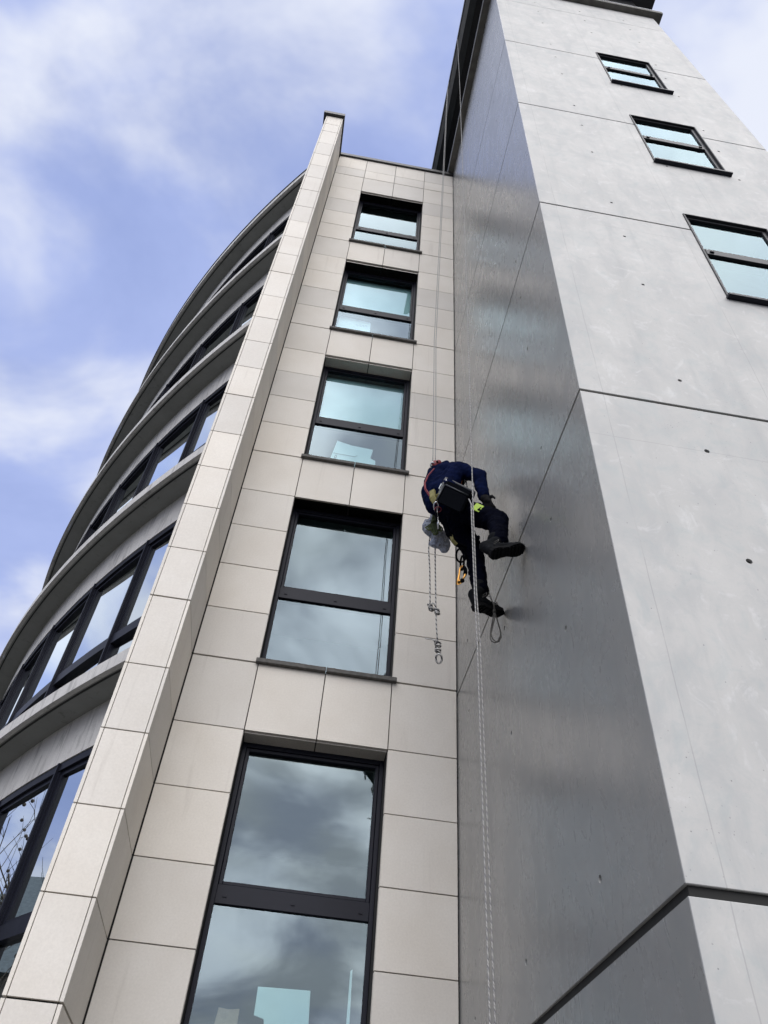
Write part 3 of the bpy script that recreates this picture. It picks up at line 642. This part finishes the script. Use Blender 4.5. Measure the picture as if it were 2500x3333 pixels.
# helmet over the bowed head
remesh('helmet', [('e', tuple(HD + V(-.02, .02, .035)), (.125, .13, .115))], 'red', worker, OW, voxel=.01, smooth=2)
def boot(heel, toe, nrm, ankle, nm='boot'):
    heel, toe, ankle = Vector(heel), Vector(toe), Vector(ankle); t = (toe - heel); L = t.length; t.normalize(); n = (Vector(nrm) - t * Vector(nrm).dot(t)).normalized(); s_ = t.cross(n).normalized()
    P = lambda a, b, c: heel + t * (a * L) + s_ * b + n * c      # n points down through the sole
    up = [('c', P(.13, 0, -.03), .043, P(.16, 0, -.12), .048), ('c', P(.16, 0, -.11), .049, ankle, .056), ('c', P(.15, 0, -.04), .042, P(.45, 0, -.04), .044), ('c', P(.2, 0, -.09), .046, P(.5, 0, -.055), .040),
          ('c', P(.45, 0, -.04), .044, P(.78, .004, -.026), .046), ('c', P(.78, .004, -.024), .046, P(.90, 0, -.018), .034), ('c', ankle, .058, ankle.lerp(P(.16, 0, -.12), -.0) - n * .05, .066)]
    o = remesh(nm, up, 'boot', worker, OW, voxel=.009, smooth=3, wr=.008, wscale=.05)
    out = [(0, .0), (.02, .035), (.08, .052), (.2, .056), (.35, .047), (.48, .046), (.62, .058), (.76, .066), (.88, .058), (.96, .036), (1.0, .0), (.96, -.03), (.88, -.05), (.76, -.058), (.62, -.054), (.48, -.042), (.35, -.044), (.2, -.054), (.08, -.050), (.02, -.033)]
    b = MB(); m_ = len(out)
    for c in (-.006, .028):
        for a, w in out: b.v.append(tuple(P(a, w, c)))
    b.f += [tuple(range(m_)), tuple(range(2 * m_ - 1, m_ - 1, -1))] + [(i, (i + 1) % m_, m_ + (i + 1) % m_, m_ + i) for i in range(m_)]
    for q in range(9):
        a = .08 + q * .1
        if .36 < a < .46: continue
        c0, c1 = P(a, -.042, .028), P(a + .05, .042, .041); i = len(b.v)
        for aa, ww, cc in ((a, -.042, .027), (a + .045, -.042, .027), (a + .045, .042, .027), (a, .042, .027), (a, -.042, .038), (a + .045, -.042, .038), (a + .045, .042, .038), (a, .042, .038)): b.v.append(tuple(P(aa, ww, cc)))
        b.f += [tuple(i + k for k in z_) for z_ in ((0, 3, 2, 1), (4, 5, 6, 7), (0, 1, 5, 4), (1, 2, 6, 5), (2, 3, 7, 6), (3, 0, 4, 7))]
    so = b.build('sole', 'sole', o)
    lc = MB()
    for q in range(5):
        a = .30 + q * .085; h_ = -.135 + q * .017
        lc.tube([P(a, -.035, h_ + .02), P(a + .01, 0, h_ - .006), P(a + .02, .035, h_ + .02)], .004, 6)
    c0 = P(.34, -.03, -.10); lc.tube([c0, c0 + V(.03, -.05, .0), c0 + V(.02, -.08, -.05), c0 + V(-.01, -.06, -.07), c0 + V(.0, -.02, -.03)], .0035, 6)
    lc.tube([c0, c0 + V(.05, .03, .03), c0 + V(.09, .02, .02)], .003, 6)
    lc.build('bootlace', 'lace', o); return P
PR = boot(V(1.275, 4.389, 4.374), (1.595, 4.455, 4.575), (-.05, -.42, -1), AR + V(0, 0, .0))
PL = boot(V(1.275, 4.922, 4.271), (1.595, 5.16, 4.44), (.0, -.12, -1), AL)
# harness parts
def strap(pts, w, name, m, nrm_from, parent=worker, th=.010):
    pts = [Vector(p) for p in pts]; b = MB()
    for a, c in zip(pts, pts[1:]):
        d = (c - a).normalized(); o_ = ((a + c) / 2 - Vector(nrm_from)).normalized(); s_ = d.cross(o_).normalized() * w / 2; o_ = s_.cross(d).normalized() * th / 2
        e = d * .006; b.hexa([a - s_ - o_ - e, a + s_ - o_ - e, c + s_ - o_ + e, c - s_ - o_ + e, a - s_ + o_ - e, a + s_ + o_ - e, c + s_ + o_ + e, c - s_ + o_ + e])
    return b.build(name, m, parent, bevel=.002)
cen = V(1.061, 5.150, 5.929)
strap([V(0.932, 5.060, 6.130), V(0.871, 5.040, 5.986), V(0.838, 5.030, 5.846), V(0.842, 5.000, 5.728), V(0.882, 4.980, 5.623)], .022, 'shoulder_strap', 'red', cen)
strap([V(0.901, 4.930, 5.634), V(0.905, 4.920, 5.533), V(0.929, 4.920, 5.472)], .055, 'harness_pad', 'yellow', cen, th=.03)
strap([V(0.890, 4.960, 5.551), V(0.926, 4.910, 5.528), V(0.980, 4.900, 5.574)], .040, 'waist_belt', 'yellow', cen, th=.02)
strap([V(1.013, 4.930, 5.257), V(1.058, 4.930, 5.080), V(1.136, 4.950, 4.989), V(1.230, 4.960, 4.965)], .045, 'leg_loop', 'black', tuple(HL), th=.02)
strap([V(1.088, 4.930, 5.059), V(1.099, 4.930, 5.001), V(1.133, 4.940, 4.972)], .03, 'leg_loop_buckle', 'yellow', tuple(HL), th=.02)
strap([V(1.254, 4.700, 5.256), V(1.309, 4.680, 5.209)], .085, 'reflective_patch', 'hivis', tuple(HR.lerp(KR, .5)), th=.012)
MB().ball(V(1.329, 4.900, 5.056), .02, .03, .02).build('knee_tab', 'trouser', worker, smooth=True)
# back-up device on the ropes above the shoulder
def link(pts, r, name, m, seg=8, **kw): return MB().tube(pts, r, seg, closed=True).build(name, m, kw.pop('parent', None), smooth=True, **kw)
def loop(c, u, v, a, b, n=20, egg=0.0, tw=0.0):
    c, u, v = Vector(c), Vector(u).normalized(), Vector(v).normalized(); return [c + u * a * math.cos(2 * math.pi * i / n) * (1 + egg * math.sin(2 * math.pi * i / n)) + v * b * math.sin(2 * math.pi * i / n) for i in range(n)]
iu = Vector((0.986, -0.155, 0.062)); iv = Vector((0.1553, 0.7126, -0.6842)) * -1   # picture right / picture up in the world
g = empty('rope_grab', tuple(V(0.962, 5.140, 6.311)), "small red rope grab device clamped on the twin ropes at the worker's shoulder", 'rope grab')
c = V(0.962, 5.120, 6.287)
o = MB(); o.ball(c, .042, .03, .05); o.ball(c + V(.03, -.01, .02), .03, .025, .035); o.build('cam_body', 'red', g, smooth=True)
link(loop(c + V(-.03, 0, -.035), iu, iv, .022, .035), .007, 'connector', 'steel', parent=g)
MB().ball(c + V(.01, -.035, .0), .012).build('rivet', 'black', g, smooth=True)
# carabiners by the left hip
g = empty('carabiner', tuple(V(0.928, 4.860, 5.343)), "pink edged steel carabiner clipped at the worker's hip beside the green cord", 'carabiner', )
link(loop(V(0.928, 4.860, 5.350), iu, iv, .022, .040), .008, 'gate_ring', 'steel', parent=g)
MB().tube([V(0.913, 4.850, 5.372), V(0.921, 4.850, 5.391), V(0.936, 4.850, 5.370)], .008, 8).build('coloured_gate', 'red', g, smooth=True)
link(loop(V(0.946, 4.860, 5.311), iu, iv, .030, .024), .006, 'coloured_ring', 'red', parent=g)
MB().tube([V(0.937, 4.850, 5.320), V(0.935, 4.850, 5.235), V(0.945, 4.850, 5.153), V(0.950, 4.860, 5.055)], [.010, .014, .012, .009], 8).build('tool_shaft', 'steel', g, smooth=True)
MB().tube([V(0.922, 4.840, 5.278), V(0.927, 4.840, 5.181), V(0.942, 4.850, 5.125)], [.010, .012, .008], 8).build('tool_grip', 'black', g, smooth=True)
# chest descender between arm and box
g = empty('descender', tuple(V(1.211, 5.000, 5.942)), "small metal descender with orange handle between the worker's chest and arm", 'descender')
MB().ball(V(1.211, 4.990, 5.914), .028, .02, .045).build('side_plate', 'black', g, smooth=True)
MB().tube([V(1.192, 4.970, 5.943), V(1.193, 4.970, 5.896), V(1.195, 4.970, 5.864)], [.012, .016, .010], 8).build('handle', 'orange', g, smooth=True)
link(loop(V(1.222, 4.990, 5.941), iu, iv, .016, .030), .006, 'eye', 'steel', parent=g)
MB().tube([V(1.244, 5.020, 6.037), V(1.254, 5.000, 5.936), V(1.256, 4.970, 5.824)], .008, 8).build('working_rope_tail', 'rope', None, smooth=True, label="short white rope tail hanging beside the worker's forearm under the chest", cat='rope')
# black carabiner chain with gold device below the left thigh
g = empty('ascender', tuple(V(1.180, 4.960, 4.856)), "gold handled ascender hanging on two black carabiners below the worker's thigh", 'ascender')
cy = 4.96
link(loop(V(1.182, 4.960, 4.863), iu, iv, .044, .062), .0095, 'carabiner', 'black', parent=g)
link(loop(V(1.192, 4.960, 4.771), V(.4, -.9, .1), iv, .026, .062), .0095, 'carabiner', 'black', parent=g)
def iq(x, y): return r3(x, y, Y=4.96)
MB().tube([V(1.186, 4.960, 4.730), V(1.169, 4.960, 4.689), V(1.164, 4.960, 4.625), V(1.154, 4.960, 4.562), V(1.149, 4.960, 4.513)], [.009, .009, .009, .012, .012], 8).build('frame_bar', 'gold', g, smooth=True)
MB().tube([V(1.188, 4.960, 4.730), V(1.207, 4.960, 4.719), V(1.220, 4.960, 4.693), V(1.219, 4.960, 4.643), V(1.211, 4.960, 4.608), V(1.191, 4.960, 4.570)], [.009, .012, .014, .014, .009, .009], 8).build('frame_bar', 'gold', g, smooth=True)
MB().tube([V(1.205, 4.960, 4.727), V(1.220, 4.960, 4.699), V(1.221, 4.960, 4.668), V(1.215, 4.960, 4.636)], .018, 8).build('rubber_grip', 'black', g, smooth=True)
b = MB(); b.v = [(1.158, 4.948, 4.555), (1.204, 4.948, 4.562), (1.194, 4.948, 4.529), (1.164, 4.948, 4.496), (1.14, 4.948, 4.488), (1.143, 4.948, 4.515), (1.165, 4.98, 4.584), (1.212, 4.98, 4.591), (1.202, 4.98, 4.559), (1.172, 4.98, 4.525), (1.147, 4.98, 4.517), (1.15, 4.98, 4.545)]
b.f = [tuple(range(6)), tuple(range(11, 5, -1))] + [(i, (i + 1) % 6, 6 + (i + 1) % 6, 6 + i) for i in range(6)]; b.build('shell', 'gold', g, bevel=.004)
MB().ball(V(1.186, 4.960, 4.542) + V(0, -.02, 0), .020, .012, .024).build('toothed_cam', 'black', g, smooth=True)
MB().ball(V(1.158, 4.960, 4.520) + V(0, -.02, 0), .010, .008, .010).build('eyelet', 'black', g, smooth=True)
MB().tube([V(1.219, 4.980, 4.922), V(1.238, 4.980, 4.880), V(1.259, 4.980, 4.833)], .008, 8).build('leg_strap_end', 'black', worker, smooth=True)
# tool case on the belt
A, B_, C_, D_ = V(0.983, 4.740, 5.539), V(1.197, 4.660, 5.335), V(1.109, 4.640, 5.057), V(0.896, 4.720, 5.251)
A2, B2, C2, D2 = V(1.030, 4.900, 5.813), V(1.286, 4.840, 5.608), V(1.242, 4.860, 5.422), V(0.955, 4.920, 5.545)
g = empty('tool_bucket', tuple((A + C_) / 2), "glossy black rectangular tool bucket hanging behind the worker's hips", 'bucket')
MB().hexa([A, D_, C_, B_, A2, D2, C2, B2]).build('tub', 'black', g, bevel=.022, smooth=False)
rim = [A2, B2, C2, D2]; cc = sum(rim, V(0, 0, 0)) / 4
MB().tube([cc + (p - cc) * 1.03 for p in (rim[0], rim[0].lerp(rim[1], .06), rim[0].lerp(rim[1], .94), rim[1], rim[1].lerp(rim[2], .08), rim[1].lerp(rim[2], .92), rim[2], rim[2].lerp(rim[3], .06), rim[2].lerp(rim[3], .94), rim[3], rim[3].lerp(rim[0], .08), rim[3].lerp(rim[0], .92))], .016, 8, closed=True).build('rim', 'blacksheen', g, smooth=True)
for p, q in ((A, B_), (A, D_)): MB().tube([p.lerp(q, .05) + V(-.002, -.004, 0), p.lerp(q, .95) + V(-.002, -.004, 0)], .0075, 6).build('moulded_edge', 'blacksheen', g, smooth=True)
MB().tube([V(0.979, 4.880, 5.707), V(0.964, 4.870, 5.658), V(0.952, 4.870, 5.618), V(0.963, 4.870, 5.615)], .0045, 6).build('white_hook', 'paper', g)
MB().tube([V(1.027, 4.900, 5.819), V(1.026, 4.880, 5.754)], .009, 6).build('hanging_tab', 'steel', g)
# plastic bag with green cord coil
bo = V(1.012, 5.330, 5.537)
b = [('e', tuple(V(0.973, 5.380, 5.594)), (.085, .05, .12)), ('e', tuple(V(1.073, 5.390, 5.462)), (.10, .06, .13)), ('e', tuple(V(1.117, 5.400, 5.394)), (.065, .045, .085)), ('e', tuple(V(1.031, 5.390, 5.395)), (.06, .04, .06)), ('c', V(1.002, 5.380, 5.814), .02, V(0.983, 5.380, 5.671), .05)]
remesh('plastic_bag', b, 'bag', None, bo, voxel=.009, smooth=1, wr=.035, wscale=.07, label="crumpled grey translucent plastic bag hanging from the worker's hip behind the green cord", cat='bag')
bp = MB(); base = V(1.002, 5.300, 5.587)
for q in range(9):
    w0 = (-.085 + .17 * q / 8) * (1 + .1 * rnd.uniform(-1, 1)); L = .19 + rnd.uniform(-.03, .02) - abs(w0) * .5
    pts = [base + iu * (w0 * .2), base + iu * (w0 * .55 - .01) + V(0, -.02, -.05), base + iu * (w0 - .012) + V(0, -.03, -L * .7), base + iu * (w0 * .8) + V(0, -.035, -L), base + iu * (w0 * .3 + .02) + V(0, -.02, -L * .85), base + iu * (w0 * .25 + .012) + V(0, -.01, -.04)]
    bp.tube(pts, .0088, 6)
for q in range(5): bp.tube([base + iu * (-.02 + .012 * q), base + iu * (-.028 + .014 * q) + V(0, -.01, .05), base + iu * (-.018 + .008 * q) + V(0, 0, .12)], .0088, 6)
bp.tube(loop(base + V(0, -.01, .0), iu, V(0, 1, 0), .035, .03), .0088, 6, closed=True); bp.tube(loop(base + V(0, -.01, .016), iu, V(0, 1, 0), .034, .03), .0088, 6, closed=True)
bp.build('cord_coil', 'green', None, smooth=True, label="coil of olive green cord tied in loops hanging over the plastic bag", cat='cord')

# ------------------------------------------------------------------ ropes
def vrope(name, pts, r, m, label, group=None):
    P = [Vector(p) for p in pts]; out = []
    for a, c in zip(P, P[1:]):
        n = max(1, int((c - a).length / 0.25)); out += [a.lerp(c, i / n) for i in range(n)]
    out.append(P[-1])
    return MB().tube(out, r, 8).build(name, m, None, smooth=True, label=label, cat='rope', group=group)
vrope('rope', [(1.193, 4.60, 22.5), (1.186, 4.56, 22.3), (1.19, 4.50, 18.0), (1.195, 4.50, 8.0), V(1.188, 4.500, 5.285), V(1.188, 4.500, 4.877), V(1.193, 4.500, 4.048), V(1.208, 4.500, 3.572), (1.235, 4.52, GZ)], .0054, 'rope', "white safety rope hanging in front of the worker all the way from roof to ground")
vrope('rope', [V(1.187, 4.640, 5.275), V(1.176, 4.520, 5.082), V(1.169, 4.490, 4.862), V(1.175, 4.490, 4.036), V(1.184, 4.490, 3.560), (1.195, 4.50, GZ)], .0054, 'rope', "second white rope starting at the black tool bucket and hanging down to the ground")
vrope('rope', [(1.193, 5.60, 22.5), (1.12, 5.45, 21.2), V(0.925, 5.200, 8.861), V(0.943, 5.200, 7.073), V(0.939, 5.160, 6.500), V(0.935, 5.140, 6.284)], .0054, 'rope', "left one of the twin white ropes between roof edge and the worker's red rope grab")
vrope('rope', [(1.193, 5.72, 22.5), (1.14, 5.50, 21.0), V(0.948, 5.200, 8.869), V(0.970, 5.200, 7.080), V(0.965, 5.160, 6.507), V(0.962, 5.140, 6.333)], .0054, 'rope', "right one of the twin white ropes between roof edge and the worker's red rope grab")
Yd = 5.45
vrope('rope', [V(1.009, 5.330, 5.764), V(0.988, 5.450, 5.837), V(0.976, 5.450, 5.741), V(0.980, 5.450, 5.501), V(0.971, 5.450, 5.353), V(0.988, 5.450, 5.105), V(0.992, 5.450, 4.944), V(1.000, 5.450, 4.688), V(0.997, 5.450, 4.662)], .0066, 'rope2', "left dangling white and black flecked rope tail ending in a knot below the plastic bag")
vrope('rope', [V(1.031, 5.420, 5.482), V(1.037, 5.450, 5.367), V(1.043, 5.450, 5.089), V(1.053, 5.450, 4.698), V(1.057, 5.450, 4.550), V(1.063, 5.450, 4.394), V(1.076, 5.450, 4.234)], .0066, 'rope2', "right dangling white and black flecked rope tail, the longest, ending in a looped knot")
vrope('rope', [V(1.010, 5.450, 4.652), V(1.024, 5.450, 4.676), V(1.042, 5.450, 4.664), V(1.054, 5.450, 4.635)], .0075, 'rope2', "short flecked rope arch joining the two small knots below the worker")
def knot(name, pts, r, label, m='rope2'):
    return MB().tube(pts, r, 8).build(name, m, None, smooth=True, label=label, cat='knot')
def coilpts(c, d, n, R0, L, sq=.7):
    c, d = Vector(c), Vector(d).normalized(); a = d.orthogonal().normalized(); b = d.cross(a); out = []
    for i in range(n * 10 + 1):
        t = 2 * math.pi * i / 10; out.append(c + d * (L * (i / (n * 10) - .5)) + a * R0 * math.cos(t) + b * R0 * sq * math.sin(t))
    return out
knot('rope_knot', coilpts(V(1.007, 5.450, 4.614), V(.25, 0, -1), 3, .020, .075), .010, "left of the two small knots, wrapped tight at the end of the shorter tail")
knot('rope_knot', coilpts(V(1.066, 5.450, 4.582), V(.15, 0, -1), 3, .021, .06), .011, "right of the two small knots, partway down the longer rope tail")
kk = MB(); kc = V(1.077, 5.450, 4.194)
kk.tube(coilpts(kc + V(0, 0, .02), V(.1, 0, -1), 2, .030, .06), .009, 8); kk.tube(coilpts(kc + V(.002, 0, -.05), V(-.1, .1, -1), 2, .027, .05), .009, 8)
kk.tube(loop(kc + V(.012, 0, -.135), iu, iv, .026, .040), .0085, 8, closed=True)
kk.build('rope_knot', 'rope2', None, smooth=True, label="large figure eight knot with a bottom loop at the lowest rope end", cat='knot')
vrope('rope', [V(1.071, 5.450, 4.216), V(1.055, 5.450, 4.241), V(1.026, 5.450, 4.257), V(0.993, 5.450, 4.255), V(0.963, 5.450, 4.257)], .0066, 'rope2', "stiff flecked rope end sticking out sideways from the large looped knot")
# thin cord loop hanging from the left boot
lp = MB()
lp.tube([V(1.420, 5.000, 4.552), V(1.439, 4.980, 4.455), V(1.455, 4.980, 4.399), V(1.471, 4.980, 4.344), V(1.471, 4.980, 4.287)], .0055, 6)
lp.tube([V(1.471, 4.980, 4.287), V(1.456, 4.980, 4.205), V(1.434, 4.980, 4.090), V(1.423, 4.980, 4.001), V(1.433, 4.980, 3.960), V(1.459, 4.980, 3.949), V(1.482, 4.980, 3.963), V(1.506, 4.980, 4.016), V(1.517, 4.980, 4.061), V(1.503, 4.980, 4.135), V(1.485, 4.980, 4.232), V(1.472, 4.980, 4.281)], .0055, 6)
lp.tube([V(1.472, 4.980, 4.285), V(1.473, 4.980, 4.219), V(1.448, 4.980, 4.114), V(1.432, 4.980, 4.035), V(1.443, 4.980, 3.988), V(1.468, 4.980, 3.961), V(1.495, 4.980, 3.966), V(1.518, 4.980, 4.018), V(1.510, 4.980, 4.093), V(1.492, 4.980, 4.189), V(1.476, 4.980, 4.276)], .0055, 6)
lp.tube([V(1.487, 4.980, 4.394), V(1.500, 4.980, 4.379), V(1.495, 4.980, 4.360), V(1.477, 4.980, 4.359), V(1.468, 4.980, 4.379)], .0045, 6)
lp.tube(coilpts(V(1.471, 4.980, 4.284), V(0, 0, 1), 2, .012, .03), .006, 6)
lp.build('cord_loop', 'lace', None, smooth=True, label="thin grey cord loop dangling from the worker's lower boot", cat='cord')

# ------------------------------------------------------------------ things behind the office windows
def sheet(name, pts, Y, th, m, label, cat):
    b = MB(); n = len(pts); P0 = [Vector(p) * 1.0 for p in pts]
    P0 = [p * (Y / p.y) for p in P0]
    b.v = [tuple(p) for p in P0] + [tuple(p + V(0, th, 0)) for p in P0]
    b.f = [tuple(range(n)), tuple(range(2 * n - 1, n - 1, -1))] + [(i, (i + 1) % n, n + (i + 1) % n, n + i) for i in range(n)]
    return b.build(name, m, None, bevel=.003, label=label, cat=cat)
sheet('paper_sheet', [V(-0.019, 7.400, 1.926), V(0.421, 7.400, 1.940), V(0.446, 7.400, 1.561), V(0.102, 7.400, 1.529), V(0.068, 7.400, 1.698), V(-0.016, 7.400, 1.718)], 7.37, .012, 'paper', "large white sheet standing inside the lowest stone facade window", 'paper')
sheet('paper_bag', [V(-0.308, 7.400, 1.747), V(-0.231, 7.400, 1.740), V(-0.138, 7.400, 1.751), V(-0.136, 7.400, 1.589), V(-0.323, 7.400, 1.571)], 7.38, .12, 'kraft', "brown kraft paper bag inside the lowest stone facade window", 'bag')
sheet('light_pole', [V(0.742, 7.400, 2.124), V(0.760, 7.400, 2.138), V(0.775, 7.400, 1.592), V(0.745, 7.400, 1.590)], 7.40, .02, 'paper', "slim pale upright pole inside the lowest window near its right edge", 'pole')
cb_ = sheet('cardboard_box', [V(-0.134, 7.400, 9.265), V(0.098, 7.400, 9.205), V(0.425, 7.400, 9.185), V(0.399, 7.400, 8.972), V(0.476, 7.400, 8.934), V(0.486, 7.400, 8.723), V(-0.205, 7.400, 8.728)], 7.36, .18, 'paper', "white cardboard box with a torn lid on the inner sill of the third window down", 'box')
MB().tube([V(-0.132, 7.352, 8.803), V(-0.128, 7.352, 8.854), V(-0.111, 7.352, 8.865), V(-0.103, 7.352, 8.831), V(-0.112, 7.352, 8.793), V(-0.136, 7.352, 8.802)], .005, 6).build('printed_letter', 'ink', cb_)
MB().tube([V(-0.161, 7.352, 8.903), V(-0.092, 7.352, 8.899), V(0.047, 7.352, 8.898), V(0.162, 7.352, 8.891), V(0.195, 7.352, 8.936)], .0035, 6).build('lid_crease', 'ink', cb_)
wb = sheet('whiteboard', [V(-0.469, 7.400, 12.941), V(0.092, 7.400, 12.881), V(0.112, 7.400, 12.843), V(0.127, 7.400, 12.344), V(-0.508, 7.400, 12.350)], 7.36, .03, 'paper', "whiteboard with faint grey scribbles inside the second window down", 'whiteboard')
sc = MB()
for q in [[(-0.157, 7.352, 12.625), (-0.132, 7.352, 12.656), (-0.121, 7.352, 12.604), (-0.105, 7.352, 12.609)], [(-0.101, 7.352, 12.633), (-0.075, 7.352, 12.664), (-0.065, 7.352, 12.612), (-0.049, 7.352, 12.617)], [(-0.045, 7.352, 12.641), (-0.019, 7.352, 12.671), (-0.009, 7.352, 12.619), (0.008, 7.352, 12.625)], [(0.011, 7.352, 12.648), (0.038, 7.352, 12.679), (0.047, 7.352, 12.627), (0.064, 7.352, 12.633)], [(-0.139, 7.352, 12.413), (-0.113, 7.352, 12.443), (-0.103, 7.352, 12.392), (-0.087, 7.352, 12.397)], [(-0.083, 7.352, 12.42), (-0.057, 7.352, 12.45), (-0.047, 7.352, 12.4), (-0.031, 7.352, 12.405)], [(-0.027, 7.352, 12.428), (-0.001, 7.352, 12.458), (0.008, 7.352, 12.407), (0.025, 7.352, 12.413)]]: sc.tube(q, .0028, 5)
sc.build('marker_scribble', 'ink', wb, kind='stuff')
# ------------------------------------------------------------------ across the street (seen only as reflections in the curved windows)
ob = empty('old_house', (-27, 22, GZ), "old stone house with slate roof reflected in the lowest curved window", 'house')
MB().box((-34, 8, GZ), (-24, 36, 7.6)).build('stone_wall', 'oldstone', ob)
rf = MB(); rf.v = [(-34.5, 7.5, 7.5), (-23.5, 7.5, 7.5), (-29, 7.5, 12.6), (-34.5, 36.5, 7.5), (-23.5, 36.5, 7.5), (-29, 36.5, 12.6)]; rf.f = [(0, 1, 2), (3, 5, 4), (0, 3, 4, 1), (1, 4, 5, 2), (0, 2, 5, 3)]; rf.build('slate_roof', 'slate', ob)
for q in range(7):
    y = 10 + q * 4
    MB().box((-24.02, y, 0.5), (-23.96, y + 1.2, 2.6)).build('window', 'frame', ob)
tre = empty('plane_tree', (-15.0, 15.0, GZ), "bare plane tree with seed balls reflected in the lowest curved windows", 'tree')
tb = MB(); tw = MB(); seeds = MB(); rt = random.Random(11)
def grow(p, d, L, r, lev):
    n = 4; pts = [p]; q = Vector(p); dd = Vector(d)
    for i in range(n): dd = (dd + V(rt.uniform(-.18, .18), rt.uniform(-.18, .18), rt.uniform(-.08, .16))).normalized(); q = q + dd * (L / n); pts.append(q.copy())
    (tb if lev < 2 else tw).tube(pts, [r * (1 - .45 * i / n) for i in range(n + 1)], 6 if lev < 2 else 4)
    if lev >= 5:
        if rt.random() < .35: seeds.ball(q + V(0, 0, -.12), .05, u=6, w=4)
        return
    for i in range(3 if lev else 4):
        a = pts[rt.randint(2, n)]; e = (dd + V(rt.uniform(-.9, .9), rt.uniform(-.9, .9), rt.uniform(-.2, .5))).normalized(); grow(a, e, L * rt.uniform(.6, .8), r * .55, lev + 1)
grow(V(-15, 15, GZ), V(.05, -.02, 1), 4.6, .15, 0)
tb.build('trunk', 'bark', tre); tw.build('branches', 'bark', tre, kind='stuff'); seeds.build('seed_balls', 'bark', tre, kind='stuff')
for o in list(S.objects):
    if o.type == 'MESH' and o.name.startswith('drain_cover'): o['kind'] = 'stuff'
